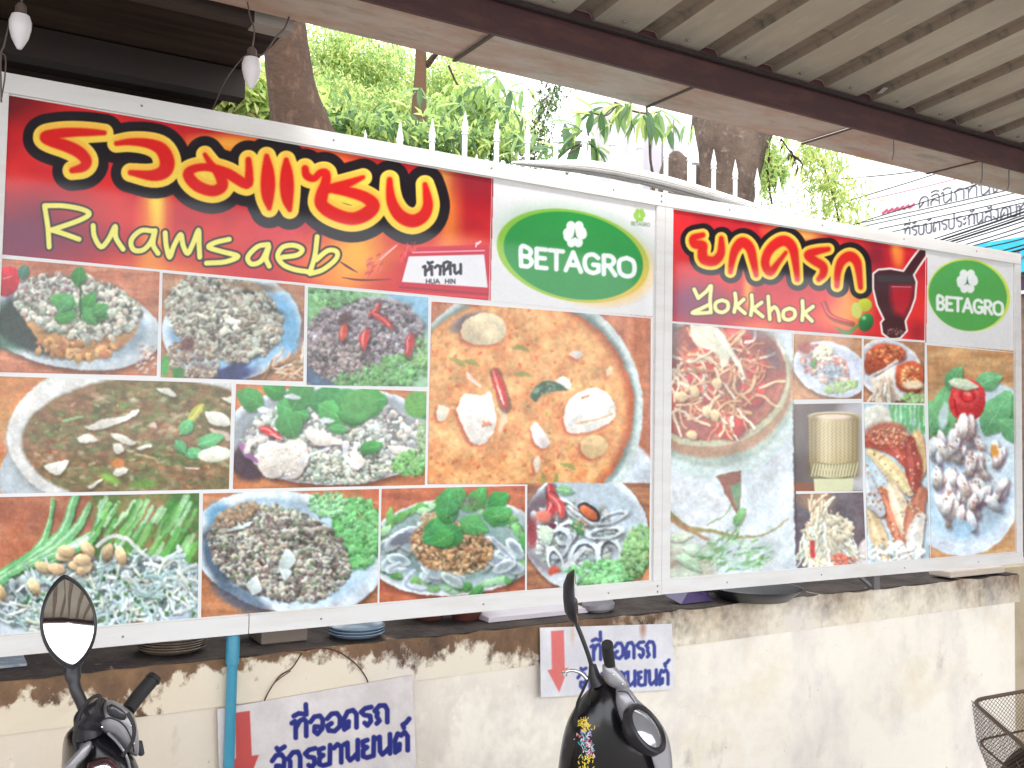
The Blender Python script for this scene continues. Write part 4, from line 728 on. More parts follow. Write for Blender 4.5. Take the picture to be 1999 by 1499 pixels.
B1 = (-.04, W1 + .03, -.05, BH + .03); B2 = (-.03, W2 + .03, -.03, BH + .03)
I1 = bake('left_print', F1, *B1, 760); I2 = bake('right_print', F2, *B2, 560)
M1 = printmat('printed_vinyl_left', I1, .35, .15, .42); M2 = printmat('printed_vinyl_right', I2, .35, .15, .6)
M_FRAME = mat('frame_aluminium', (.72, .71, .70), .34, 0.0, .5, [(3, (.62, .58, .54), .45, .8, (1, 1, 6)), (9, (.56, .48, .40), .64, .82, (.4, 1, 1)), (60, (.36, .32, .28), .69, .76, S1)], .05, 90)
M_BACK = mat('board_white', (.78, .78, .79), .3)
M_SCREW = mat('screw_zinc', (.28, .26, .25), .4, .9)
M_JOINT = mat('joint_grime', (.10, .09, .08), .8)
def mixbox(mb, F, u0, u1, z0, z1, o0, o1, bev=.002):
    """box on a board: along u, up z, proud by o"""
    P = [F.at(u, z, o) for z in (z0, z1) for o in (o0, o1) for u in (u0, u1)]
    mb.add(P, [(0, 2, 3, 1), (4, 5, 7, 6), (0, 1, 5, 4), (2, 6, 7, 3), (0, 4, 6, 2), (1, 3, 7, 5)]); return mb
LB = {'banner': ('banner_print', 'red flame banner with thick Thai lettering and handwritten Ruamsaeb'), 'logo': ('logo_panel', 'white panel with a green oval and clover'),
    'dish_fish': ('food_picture', 'fried fish under crumbs and green leaves'), 'dish_mince': ('food_picture', 'grey minced meat on a pale blue plate'), 'dish_laap': ('food_picture', 'dark mince with red chillies and lettuce'),
    'dish_soup': ('food_picture', 'brown clear soup in a white bowl'), 'dish_seafood': ('food_picture', 'seafood salad with large green leaves'), 'dish_curry': ('food_picture', 'large orange curry soup with prawns'),
    'dish_noodle': ('food_picture', 'white noodles with peanuts and spring onions'), 'dish_salad': ('food_picture', 'chopped salad on an oval blue plate'), 'dish_tofu': ('food_picture', 'grey slices with mint on a green edged plate'), 'dish_squid': ('food_picture', 'squid rings and mussel with lettuce'),
    'banner2': ('banner_print', 'red flame banner with Thai lettering, Yokkhok and a mortar'), 'logo2': ('logo_panel', 'white panel with a small green oval'), 'dish_papaya': ('food_picture', 'tall picture of red papaya salad in a mortar'), 'dish_plate': ('food_picture', 'small picture of a salad plate'),
    'dish_chicken': ('food_picture', 'small picture of grilled chicken'), 'dish_basket': ('food_picture', 'woven rice basket on dark ground'), 'dish_rolls': ('food_picture', 'grilled strips under spring onions'), 'dish_slaw': ('food_picture', 'pale shredded salad on dark ground'), 'dish_squidplate': ('food_picture', 'white slices with a red carved rose')}
def menu_board(F, W, box, M, names, loc, label, name):
    t_ = thing(name, loc, label, 'menu board', 'restaurant menu boards in one frame')
    sheet('backing_board', F, [(-.01, -.01), (W + .01, -.01), (W + .01, BH + .01), (-.01, BH + .01)], 0, .012, M_BACK, box, t_)
    for nme in names:
        q = [F.hit(*p) for p in CELLS[nme]]; q = [(min(max(u, .001), W - .001), min(max(z, .001), BH - .001)) for u, z in q]
        if nme == 'dish_noodle': q[3] = (.001, q[3][1]); q[0] = (.001, q[0][1])
        if nme in ('dish_fish', 'dish_soup', 'banner'): q[0] = (.001, q[0][1]); q[3] = (.001, q[3][1])
        pn, lb = LB[nme]; sheet(pn, F, q, .0016 if nme.startswith('logo') else .0018, .0012, M, box, t_, lb)
    return t_
ML = menu_board(F1, W1, B1, M1, ['banner', 'logo', 'dish_fish', 'dish_mince', 'dish_laap', 'dish_soup', 'dish_seafood', 'dish_curry', 'dish_noodle', 'dish_salad', 'dish_tofu', 'dish_squid'], (0, 0, Z0), 'larger left restaurant board in white frame with red Ruamsaeb banner over eleven dish pictures'.replace('eleven', 'ten'), 'menu_board')
MR = menu_board(F2, W2, B2, M2, ['banner2', 'logo2', 'dish_papaya', 'dish_plate', 'dish_chicken', 'dish_basket', 'dish_rolls', 'dish_slaw', 'dish_squidplate'], (W1 + GAP, 0, Z0), 'right hand restaurant board with red Yokkhok banner and seven dish pictures', 'menu_board')
def rail(F, W, t_, mid0, mid1, splits):
    R_ = .056
    for (u0, u1) in splits:
        for z0, z1 in ((-R_, 0),):
            mb = MB(); mixbox(mb, F, u0, u1, z0, z1, -.03, .014); mixbox(mb, F, u0, u1, z1 - .004, z1 + .004, -.01, .005); mb.build('bottom_rail', M_FRAME, t_)
    a, b = splits[0][0], splits[-1][1]
    mb = MB(); mixbox(mb, F, a, b, BH, BH + R_, -.03, .014); mixbox(mb, F, a, b, BH - .004, BH + .004, -.01, .005); mb.build('top_rail', M_FRAME, t_)
    for u0, u1 in (mid0, mid1):
        mb = MB(); mixbox(mb, F, u0, u1, .0005, BH - .0005, -.03, .0125); mb.build('side_rail', M_FRAME, t_)
u483 = F1.hit(484, 1215)[0]
rail(F1, W1, ML, (-.055, 0), (W1, W1 + GAP / 2 - .0012), [(-.055, u483 - .0015), (u483 + .0015, W1 + GAP / 2 - .0012)])
rail(F2, W2, MR, (-GAP / 2 + .0012, 0), (W2, W2 + .05), [(-GAP / 2 + .0012, W2 + .05)])
for u, z in ((W1 + .02, BH + .018), (W1 + .02, BH + .04), (W1 + .02, -.02), (W1 + .02, -.042)): MB().lathe([(.0045, 0), (.0045, .002), (.002, .003)], F1.at(u, z, .0135), F1.n, 8).build('screw', M_SCREW, ML)

for F, t_, us in ((F1, ML, (.35, .95, 1.55, 2.1)), (F2, MR, (.3, .85, 1.4, 1.95))):
    for u in us:
        for z in (BH + .03, -.03): MB().lathe([(.0038, 0), (.0038, .0012), (.0015, .002)], F.at(u, z, .0142), F.n, 8).build('rivet', M_SCREW, t_)
# ---------------------------------------------------------------- ground and walls
M_GROUND = mat('pavement_concrete', (.30, .29, .27), .85, 0, .3, [(1.5, (.20, .19, .18), .4, .7, S1), (14, (.36, .35, .33), .5, .75, S1)], .3, 40)
tag(MB().add([(-60, -60, 0), (80, -60, 0), (80, 60, 0), (-60, 60, 0)], [(0, 1, 2, 3)]).build('ground', M_GROUND), kind='structure')
M_ROAD = mat('asphalt', (.055, .055, .058), .85, 0, .3, [(3, (.08, .08, .08), .4, .7, S1)], .3, 60)
tag(MB().add([(-60, -13, .004), (80, -13, .004), (80, -6, .004), (-60, -6, .004)], [(0, 1, 2, 3)]).build('road', M_ROAD), kind='structure')
# plaster: cream paint with grime running down from the coping
def wall_mat(name, base, top, depth, grime=1.0, left=True):
    M = mat(name, base, .82, 0, .25, [(1.6, (.78, .68, .50), .5, .72, (1, 1, 1.3)), (2.6, (.70, .65, .62), .50, .74, (1, 1, .7)), (7, (.52, .47, .44), .62, .80, (1, 1, .6)), (42, (.24, .20, .17), .68, .74, S1)], .25, 45)
    n = M.node_tree.nodes; L = M.node_tree.links; b = n['Principled BSDF']; src = b.inputs['Base Color'].links[0].from_socket
    tc = n.new('ShaderNodeTexCoord'); sp = n.new('ShaderNodeSeparateXYZ'); L.new(tc.outputs['Object'], sp.inputs[0])
    hz = n.new('ShaderNodeMapRange'); hz.inputs[1].default_value = top - depth; hz.inputs[2].default_value = top; L.new(sp.outputs['Z'], hz.inputs[0])
    mp = n.new('ShaderNodeMapping'); mp.inputs['Scale'].default_value = (1, 1, .62); L.new(tc.outputs['Object'], mp.inputs[0])
    nz = n.new('ShaderNodeTexNoise'); nz.inputs['Scale'].default_value = 7; nz.inputs['Detail'].default_value = 9; nz.inputs['Roughness'].default_value = .7; L.new(mp.outputs[0], nz.inputs[0])
    n2 = n.new('ShaderNodeTexNoise'); n2.inputs['Scale'].default_value = 30; n2.inputs['Detail'].default_value = 6; L.new(tc.outputs['Object'], n2.inputs[0])
    lx = n.new('ShaderNodeMapRange'); lx.inputs[1].default_value = 2.7; lx.inputs[2].default_value = .35; lx.inputs[3].default_value = .3; lx.inputs[4].default_value = 2.6; L.new(sp.outputs['X'], lx.inputs[0])
    def mth(op, a, b_):
        m_ = n.new('ShaderNodeMath'); m_.operation = op
        for i, v in enumerate((a, b_)):
            if isinstance(v, (int, float)): m_.inputs[i].default_value = v
            else: L.new(v, m_.inputs[i])
        return m_.outputs[0]
    g = mth('ADD', mth('MULTIPLY', hz.outputs[0], .62), mth('SUBTRACT', mth('ADD', mth('MULTIPLY', nz.outputs[0], 1.5), mth('MULTIPLY', n2.outputs[0], .9)), 1.42))
    n3 = n.new('ShaderNodeTexNoise'); n3.inputs['Scale'].default_value = 1.7; n3.inputs['Detail'].default_value = 3; L.new(tc.outputs['Object'], n3.inputs[0]); g = mth('ADD', g, mth('MULTIPLY', mth('SUBTRACT', n3.outputs[0], .40), 3.0)); g = mth('MULTIPLY', g, lx.outputs[0]); r1 = n.new('ShaderNodeMapRange'); r1.inputs[1].default_value = -.02; r1.inputs[2].default_value = .42; r1.inputs[4].default_value = .95 * grime; L.new(g, r1.inputs[0])
    cr = n.new('ShaderNodeMixRGB'); cr.inputs[1].default_value = (.26, .15, .08, 1); cr.inputs[2].default_value = (.060, .040, .036, 1); r2 = n.new('ShaderNodeMapRange'); r2.inputs[1].default_value = .35; r2.inputs[2].default_value = .7; L.new(nz.outputs[0], r2.inputs[0]); L.new(r2.outputs[0], cr.inputs[0])
    mx = n.new('ShaderNodeMixRGB'); L.new(r1.outputs[0], mx.inputs[0]); L.new(src, mx.inputs[1]); L.new(cr.outputs[0], mx.inputs[2]); wx_ = n.new('ShaderNodeMapRange'); wx_.inputs[1].default_value = 1.9; wx_.inputs[2].default_value = -.1; L.new(sp.outputs['X'], wx_.inputs[0]); wm = n.new('ShaderNodeMixRGB'); L.new(mth('MULTIPLY', wx_.outputs[0], mth('ADD', mth('MULTIPLY', n3.outputs[0], .9), .15)), wm.inputs[0]); L.new(src, wm.inputs[1]); wm.inputs[2].default_value = (.66, .52, .36, 1); L.new(wm.outputs[0], mx.inputs[1])
    vo = n.new('ShaderNodeTexVoronoi'); vo.feature = 'DISTANCE_TO_EDGE'; vo.inputs['Scale'].default_value = 1.15; vm = n.new('ShaderNodeMixRGB'); vm.inputs[0].default_value = .12; L.new(tc.outputs['Object'], vm.inputs[1]); L.new(nz.outputs[1], vm.inputs[2]); L.new(vm.outputs[0], vo.inputs['Vector'])
    ck = n.new('ShaderNodeMapRange'); ck.inputs[1].default_value = .003; ck.inputs[2].default_value = .0005; L.new(vo.outputs['Distance'], ck.inputs[0]); cm = n.new('ShaderNodeMixRGB'); L.new(mth('MULTIPLY', ck.outputs[0], mth('MULTIPLY', mth('SUBTRACT', n3.outputs[0], .52), 4.0)), cm.inputs[0]); cm.use_clamp = True; ck.inputs[4].default_value = .45; L.new(mx.outputs[0], cm.inputs[1]); cm.inputs[2].default_value = (.12, .09, .07, 1); L.new(cm.outputs[0], b.inputs['Base Color'])
    return M
ZL, ZB = Z0 - .143, Z0 - .288
M_WALL = wall_mat('cream_plaster', (.92, .86, .76), ZB, .30, .16); M_COPE = wall_mat('stained_plaster', (.78, .71, .58), ZL + .01, .135, 1.15)
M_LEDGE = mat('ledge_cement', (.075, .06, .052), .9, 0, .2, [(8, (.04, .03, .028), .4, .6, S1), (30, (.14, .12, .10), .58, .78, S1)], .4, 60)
wl = thing('boundary_wall', (2, .1, 0), 'low cream plastered wall with grimy coping band under the menu boards', 'wall')
XW = float(onY(1982, 1300, .075)[0])
def rough_box(x0, x1, y0, y1, z0, z1, nx, nz_, am, name, M, parent, seed=1):
    r = random.Random(seed); mb = MB(); vs = []; off = [[r.uniform(-am, am) for _ in range(nx + 1)] for _ in range(nz_ + 1)]
    for j in range(nz_ + 1):
        for i in range(nx + 1):
            e = (j == nz_) * r.uniform(-.006, .004)
            vs.append((x0 + (x1 - x0) * i / nx, y0 + off[j][i], z0 + (z1 - z0) * j / nz_ + e))
    fs = [(j * (nx + 1) + i, j * (nx + 1) + i + 1, (j + 1) * (nx + 1) + i + 1, (j + 1) * (nx + 1) + i) for j in range(nz_) for i in range(nx)]
    mb.add(vs, fs); tp = [vs[nz_ * (nx + 1) + i] for i in range(nx + 1)]
    mb.add(tp + [(x0 + (x1 - x0) * i / nx, y1, z1) for i in range(nx + 1)], [(i, i + 1, nx + 2 + i, nx + 1 + i) for i in range(nx)])
    bt = [vs[i] for i in range(nx + 1)]; mb.add(bt + [(x0 + (x1 - x0) * i / nx, y1, z0) for i in range(nx + 1)], [(i, nx + 1 + i, nx + 2 + i, i + 1) for i in range(nx)])
    return mb
MB().box((-4, .075, 0), (XW, .30, ZB + .002)).build('wall', M_WALL, wl)
rough_box(-4, XW + .02, .06, .56, ZB, ZL, 150, 4, .0016, '', None, None).build('coping', [M_COPE], wl)
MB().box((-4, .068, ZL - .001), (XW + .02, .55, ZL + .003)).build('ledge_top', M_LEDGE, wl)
MB().box((XW + .02, .16, 0), (7.4, .4, ZL + .02)).build('end_panel', mat('tan_plaster', (.50, .42, .30), .8, 0, .2, [(5, (.38, .30, .2), .4, .7, S1)]), wl)
# blue water pipe
M_PIPE = mat('blue_pvc', (.045, .27, .40), .38, 0, .5, [(18, (.09, .30, .40), .5, .8, S1)])
pp = onY(455, 1262, .035); pt = thing('water_pipe', (pp[0], .035, 0), 'blue plastic water pipe rising up the wall in front of the left parking notice', 'pipe')
PXX = float(pp[0]); zt = Z0 - .06
MB().tube([(PXX - .004, .035, 0), (PXX - .002, .035, .4), (PXX, .035, zt - .08)], .0165, 16).build('pipe', M_PIPE, pt, True)
MB().tube([(PXX, .035, zt - .095), (PXX, .035, zt - .094), (PXX, .035, zt - .012), (PXX, .035, zt)], [.0195, .021, .021, .018], 16).build('socket', M_PIPE, pt, True)
# parking notices
def notice(F, nm, quad, ppm, M_name, label, pivot):
    uz = [F.hit(*p) for p in quad]; us = [a for a, _ in uz]; zs = [b for _, b in uz]; box = (min(us) - .01, max(us) + .01, min(zs) - .01, max(zs) + .01)
    I = bake(M_name, F, *box, ppm); Mm = printmat(M_name, I, .4, .35)
    t_ = thing('parking_notice', F.at(us[0], min(zs)), label, 'notice', 'motorcycle parking notices on the wall')
    sheet('notice_board', F, uz, .0, .004, Mm, box, t_); return t_
NL = notice(FW, 'l', CELLS['park_left'], 700, 'parking_print_left', 'larger tilted parking notice with red arrow, behind the blue pipe', None)
NR = notice(FWR, 'r', CELLS['park_right'], 600, 'parking_print_right', 'smaller parking notice hanging under the frame, half hidden by the right motorcycle', None)
M_WIRE = mat('rusty_wire', (.10, .045, .03), .8, .3)
def wire(name, pts, r, par_, M=M_WIRE): return MB().tube(crom(pts, 5), r, 6).build(name, M, par_, True)
wire('hanging_wire', [onY(x, y, .052) for x, y in ((560, 1272), (640, 1266), (690, 1292), (716, 1325), (719, 1345))], .0022, NL)
wire('hanging_wire', [onY(x, y, .052) for x, y in ((590, 1275), (570, 1305), (545, 1322), (520, 1360), (514, 1383))], .0022, NL)
wire('hanging_wire', [onY(x, y, .05) for x, y in ((568, 1310), (535, 1335), (518, 1366))], .0015, NL)
wire('hanging_wire', [onY(x, y, .048) for x, y in ((1118, 1216), (1119, 1224), (1121, 1236))], .0022, NR)
wire('hanging_wire', [onY(x, y, .048) for x, y in ((1248, 1210), (1253, 1220), (1257, 1232))], .0022, NR)

# ---------------------------------------------------------------- things on the ledge
ZT = ZL + .004
def plates(px, py, r, n, label, M, dz=.009, back=0.0):
    c = onZ(px, py, ZT); t_ = thing('plate_stack', c, label, 'plates')
    for k in range(n):
        z = ZT + k * dz
        MB().lathe([(r * .45, 0), (r * .5, .002), (r * .85, .008), (r, .020), (r * .985, .0225), (r * .82, .011), (r * .45, .0045), (0.0001, .004)], (c[0] + random.uniform(-.004, .004), c[1] + back, z), (0, 0, 1), 40).build('plate', M, t_, True)
    return t_
random.seed(4)
M_PLB = mat('plate_blue', (.20, .27, .36), .25, 0, .6); M_PLG = mat('plate_brown_glaze', (.16, .12, .09), .3, 0, .6, [(20, (.28, .22, .16), .5, .7, S1)])
plates(697, 1243, .098, 3, 'three blue grey plates stacked on the ledge beyond the left parking notice', M_PLB, .010)
plates(338, 1272, .105, 6, 'stack of dark brown plates on the ledge behind the blue pipe', M_PLG, .008)
M_POT = mat('maroon_clay', (.12, .035, .03), .6, 0, .3, [(10, (.20, .06, .05), .5, .8, S1)])
for i, (x, lb) in enumerate(((858, 'wide maroon clay pot under the left board, nearer the blue plates'), (932, 'maroon clay pot on the ledge right beside the white flat box'))):
    c = onZ(x, 1216, ZT); tag(MB().lathe([(.05, 0), (.075, .05), (.088, .10), (.09, .14), (.082, .15), (.078, .14), (.06, .02), (.0001, .015)], (c[0], c[1] + .09, ZT), (0, 0, 1), 28).build('clay_pot', M_POT, None, True), lb, 'pot', 'maroon pots on the ledge')
c = onZ(1045, 1205, ZT); tag(MB().box((c[0] - .22, c[1] - .02, ZT), (c[0] + .24, c[1] + .16, ZT + .02), .003).build('flat_box', mat('box_white', (.62, .56, .60), .5)), 'flat pale box lying on the ledge beside the right mirror', 'box')
c = onZ(1180, 1197, ZT); bw = MB().loft([[(c[0] + .075 * s_ * math.cos(a) - .0, c[1] + .04 + .05 * s_ * math.sin(a), ZT + h) for a in np.linspace(0, 2 * math.pi, 21)[:-1]] for s_, h in ((.7, 0), (.95, .012), (1.0, .03), (.8, .048), (.3, .055))])
tag(bw.build('upturned_bowl', mat('bowl_grey', (.24, .23, .25), .35, 0, .5), None, True), 'upturned grey bowl on the ledge just right of the right mirror', 'bowl')
c = onZ(1482, 1172, ZT); pan = thing('frying_pan', c, 'shallow black pan resting on the ledge under the right board', 'pan'); MPAN = mat('pan_black', (.02, .022, .028), .35, .2, .5)
MB().lathe([(.12, 0), (.15, .004), (.205, .05), (.21, .055), (.202, .054), (.146, .012), (.0001, .008)], (c[0], c[1] + .03, ZT), (0, 0, 1), 44).build('pan', MPAN, pan, True)
MB().tube([(c[0] - .18, c[1] + .04, ZT + .05), (c[0] - .30, c[1] + .08, ZT + .055)], [.012, .009], 10, flat=.5).build('handle', MPAN, pan, True)
c = onZ(1365, 1178, ZT); tag(MB().add([(c[0] - .10, c[1], ZT + .004), (c[0] + .08, c[1], ZT + .006), (c[0] + .1, c[1] + .1, ZT + .07), (c[0] - .04, c[1] + .12, ZT + .09), (c[0] - .12, c[1] + .08, ZT + .03), (c[0], c[1] + .04, ZT + .075)], [(0, 1, 5), (1, 2, 5), (2, 3, 5), (3, 4, 5), (4, 0, 5)]).build('plastic_bag', mat('bag_purple', (.06, .035, .12), .3, 0, .6)), 'crumpled purple plastic bag on the ledge left of the pan', 'bag')
br = onZ(1700, 1150, ZT); bt = thing('frame_bracket', br, 'small grey steel bracket holding up the right board', 'bracket'); MST = mat('steel_grey', (.18, .17, .17), .5, .5)
MB().box((br[0] - .012, br[1] - .03, ZT), (br[0] + .03, br[1] + .01, ZT + .12)).build('upright', MST, bt); MB().tube([(br[0] - .14, br[1] + .02, ZT + .11), (br[0], br[1] - .01, ZT + .01)], .012, 6).build('brace', MST, bt)
c = onZ(1890, 1118, ZT); tag(MB().box((c[0] - .35, .07, ZT + .01), (c[0] + .12, .2, ZT + .045), .008).build('wood_batten', mat('batten_cream', (.55, .47, .40), .6)), 'cream batten lying under the far end of the right board', 'batten')
c = onZ(30, 1300, ZT); tag(MB().box((c[0] - .2, c[1] - .02, ZT), (c[0] + .03, c[1] + .15, ZT + .01), .002).build('folded_newspaper', mat('paper_blue', (.22, .28, .36), .7, 0, .3, [(25, (.45, .45, .46), .45, .6, (1, 4, 1))])), 'folded bluish newspaper on the ledge at the far left', 'newspaper')
c = onZ(560, 1262, ZT); tag(MB().box((c[0] - .07, c[1] + .05, ZT), (c[0] + .09, c[1] + .2, ZT + .13), .006).build('cardboard_box', mat('cardboard_brown', (.20, .16, .13), .8)), 'small brown cardboard box behind the left notice wire', 'box')

# ---------------------------------------------------------------- restaurant interior (dark)
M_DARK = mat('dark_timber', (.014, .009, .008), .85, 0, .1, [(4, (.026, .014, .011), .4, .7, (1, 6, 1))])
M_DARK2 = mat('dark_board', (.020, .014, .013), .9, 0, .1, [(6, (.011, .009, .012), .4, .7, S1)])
rest = thing('restaurant_shelter', (0, 2, 0), 'dark timber roofed restaurant shelter behind the left board', 'building')
ZC = float(onY(567, 42, -.25)[2]) + .03
XR = float(onZ(500, 130, ZC)[0])
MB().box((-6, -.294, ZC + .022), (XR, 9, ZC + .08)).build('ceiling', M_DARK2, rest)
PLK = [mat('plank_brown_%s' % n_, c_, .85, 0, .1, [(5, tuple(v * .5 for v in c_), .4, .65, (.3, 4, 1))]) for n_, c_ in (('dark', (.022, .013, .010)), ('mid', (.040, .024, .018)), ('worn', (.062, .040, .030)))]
rk = random.Random(12); y_ = -.294
while y_ < 8.4:
    dz = rk.uniform(0, .008); wd = rk.uniform(.16, .22); MB().box((-6, y_ + .004, ZC + dz), (XR - rk.uniform(0, .012), y_ + wd - .004, ZC + .021)).build('ceiling_plank', PLK[rk.randrange(3)], rest); y_ += wd
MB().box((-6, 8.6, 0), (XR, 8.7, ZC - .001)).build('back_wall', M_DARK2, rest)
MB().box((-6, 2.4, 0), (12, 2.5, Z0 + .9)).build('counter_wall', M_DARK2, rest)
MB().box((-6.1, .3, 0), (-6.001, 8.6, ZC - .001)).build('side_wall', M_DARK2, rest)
e = onZ(375, 100, ZC - .1); e2 = onZ(55, 50, ZC - .1)
for k in range(8): MB().box((-6, .3 + k * .9, ZC - .10), (XR - .02, .37 + k * .9, ZC - .002)).build('beam', mat('beam_brown', (.03, .02, .017), .8) if k == 0 else M_DARK, rest)
g_ = onY(567, 42, -.25); g_[2] = ZC - .032; MB().box((-6, -.26, g_[2] - .03), (g_[0], -.21, g_[2] + .028)).build('eave_board', mat('eave_timber', (.05, .034, .028), .85), rest)
MB().box((g_[0] - .11, -.266, g_[2] - .034), (g_[0] + .006, -.20, g_[2] + .0285)).build('beam_cap', mat('cap_grey', (.34, .31, .28), .7), rest)
for (xa, ya), dz in (((524, 168), 0), ((470, 100), 0)):
    a = onZ(xa, ya, ZC - .12); MB().box((a[0] - .03, .5, ZC - .10 - .05), (a[0] + .03, 8, ZC - .10)).build('rafter', M_DARK, rest)
for x in (XR - .1, -2.2): MB().box((x - .05, 1.2, 0), (x + .05, 1.3, ZC)).build('post', M_DARK, rest)

# ---------------------------------------------------------------- canopy over the pavement
YE, YB = -.3, -.56
ZE = float(onY(1500, 265, YE)[2]); CX_A, CX_B = -4.5, 9.0
can = thing('canopy', (2, -2, ZE), 'ribbed metal canopy with a brown steel beam and rust stained gutter over the boards', 'canopy')
M_SHEET = mat('canopy_sheet', (.54, .48, .39), .5, .1, .4, [(1.3, (.34, .30, .24), .45, .75, (1, 1, 1)), (3, (.42, .39, .32), .4, .7, (6, 1, 1)), (30, (.56, .52, .44), .55, .75, (1, .2, 1))], .05, 30)
M_RIB = mat('canopy_rib', (.28, .22, .17), .6, .1, .3, [(12, (.09, .10, .08), .5, .75, (1, 2, 1))])
M_BEAM = mat('brown_primer', (.060, .024, .026), .5, 0, .4, [(5, (.12, .05, .04), .5, .8, (1, 4, 4)), (40, (.05, .02, .025), .62, .8, (.3, 3, 3))], .1, 50)
M_GUT = mat('gutter_metal', (.56, .51, .46), .55, .1, .4, [(2.6, (.46, .29, .21), .42, .68, (1.2, 3, 3)), (4, (.28, .30, .25), .55, .75, (1, 3, 3)), (22, (.28, .14, .09), .62, .8, (1, 3, 3))], .08, 40)
# gutter: horizontal underside in lengths, with a small upstand at its outer edge
gx_ = [CX_A] + [float(onZ(x, y, ZE)[0]) for x, y in ((960, 70), (1350, 172), (1655, 253), (1905, 316))]
gx_ = [gx_[0], gx_[1] - 2.3 * (gx_[2] - gx_[1])] + gx_[1:] + [gx_[-1] + 1.6, CX_B]
gx_ = sorted(gx_)
for i in range(len(gx_) - 1):
    a, b = gx_[i] + .003, gx_[i + 1] - .003; d_ = .004 * (i % 2)
    MB().box((a, YB, ZE + d_), (b, YE - d_, ZE + .004 + d_)).box((a, YE - .004 - d_, ZE + .004 + d_), (b, YE - d_, ZE + .13)).build('gutter_length', M_GUT, can)
for x in gx_[1:-1]: MB().box((x - .009, YB + .002, ZE - .004), (x + .004, YE + .001, ZE - .0005)).build('gutter_joint', M_JOINT, can)
ZBT = float(onY(1500, 141, YB - .004)[2])
MB().box((CX_A, YB - .004, ZE - .008), (CX_B, YB + .002, ZE - .0045)).box((CX_A, YB - .004, ZE - .004), (CX_B, YB - .001, ZBT)).box((CX_A, YB - .012, ZBT - .006), (CX_B, YB - .0045, ZBT)).box((CX_A, YB - .011, ZE - .008), (CX_B, YB - .0045, ZE + .012)).box((CX_A, YB - .0035, ZBT + .0005), (CX_B, YB + .03, ZBT + .06)).build('beam', M_BEAM, can)
MB().tube([(CX_A, YB - .02, ZBT - .018), (CX_B, YB - .02, ZBT - .018)], .007, 6).build('cable', mat('cable_black', (.02, .015, .015), .6), can)
SL = math.tan(math.radians(6.8)); YO = -4.3
def zs(y): return ZBT + .004 + (YB - .004 - y) * SL
# ribbed sheet: ribs (troughs seen from below) at the spacing read off the photograph
rx0 = float(onY(1585, 147, YB - .02)[0]); rx1 = float(onY(1250, 47, YB - .02)[0]); RS = (float(onY(1850, 225, YB - .02)[0]) - rx1) / 6.0
PAN = .62
k = math.floor((CX_A - rx1) / RS); x = rx1 + k * RS; cnt = 0
SH = []
while x < CX_B:
    SH.append(x); x += RS
for i in range(0, len(SH) - 1, 4):
    seg = SH[i:i + 5]; mb = MB()
    for j in range(len(seg) - 1):
        a, b = seg[j], seg[j + 1]; w_ = RS * .34
        prof = [(a, .028), (a + w_ * .18, .0), (a + w_, .0) if False else (a + .0001 + w_ * .18, .0)]
        # dark channel between a and a+w_, raised; broad pan from a+w_ to b
        P = [(a, 0), (a + .014, .022), (a + w_ - .014, .022), (a + w_, 0), (b, 0)]
        for (xa, ha), (xb, hb), mi in ((P[0], P[1], 1), (P[1], P[2], 1), (P[2], P[3], 1), (P[3], P[4], 0)):
            mb.add([(xa, YB - .004, zs(YB) + ha), (xb, YB - .004, zs(YB) + hb), (xb, YO, zs(YO) + hb), (xa, YO, zs(YO) + ha)], [(0, 1, 2, 3)], mi)
    rs = mb.build('roof_sheet', [M_SHEET, M_RIB], can)
    for a in seg[:-1]:
        for yy in (YB - .05, YB - 1.97): MB().lathe([(.007, 0), (.007, -.003), (.0045, -.007)], (a + RS * .67, yy, zs(yy) - .0005), (0, 0, 1), 6).build('screw', M_SCREW, rs)
    MB().box((seg[0] - .002, YO, 0), (seg[0] + .002, YB - .05, .0001)) if False else None
MB().box((CX_A, YB - 2.0, zs(YB - 2.0) - .12), (CX_B, YB - 1.94, zs(YB - 2.0) - .004)).build('beam', M_BEAM, can)
MB().box((CX_A, YO - .02, zs(YO) - .10), (CX_B, YO + .04, zs(YO) - .003)).build('beam', M_BEAM, can)
for x in (-3.4, 5.6): MB().box((x, YO + .0, 0), (x + .09, YO + .09, zs(YO) - .101)).build('post', M_BEAM, can)
MB().add([onY(1708, 187, YB - .01), onY(1716, 189, YB - .01), onZ(1735, 172, zs(YB - .06) - .004), onZ(1726, 171, zs(YB - .06) - .004)], [(0, 1, 2, 3)]).build('tape_scrap', mat('tape_white', (.6, .58, .56), .6), can)
for x in (1918, 1970, 1745): p = onY(x, 0, YE - .1); a = onZ(x, 318 + (x - 1918) * .28, ZE - .002); MB().tube([a, a + np.array([.0, .0, -.06]), a + np.array([.005, .01, -.085])], .003, 5).build('hook', MST, can)
# ---------------------------------------------------------------- string of bulbs under the eave
M_BULB = mat('bulb_white', (.74, .70, .72), .3, 0, .5, None, 0); M_FLEX = mat('flex_brown', (.10, .07, .06), .6)
def bulb(px, ty, by, label):
    t0 = onY(px, ty, -.35); t1 = onY(px + 1, by, -.35); h = float(t0[2] - t1[2]); t_ = thing('hanging_bulb', t0, label, 'light bulb', 'white candle bulbs hung on a wire')
    r = h * .29
    MB().lathe([(.0001, 0), (r * .25, -h * .0), (r * .8, -h * .04), (r, -h * .22), (r * .98, -h * .42), (r * .75, -h * .68), (r * .42, -h * .88), (r * .22, -h * .98), (.0001, -h)], t0, (0, 0, 1), 24).build('glass', M_BULB, t_, True)
    MB().lathe([(r * .35, 0), (r * .55, .002), (r * .5, h * .22), (r * .3, h * .3)], t0, (0, 0, 1), 14).build('socket', M_FLEX, t_, True)
    return t0, h, t_
t0, h, b1 = bulb(41, 28, 98, 'left white candle bulb hanging over the corner of the left board')
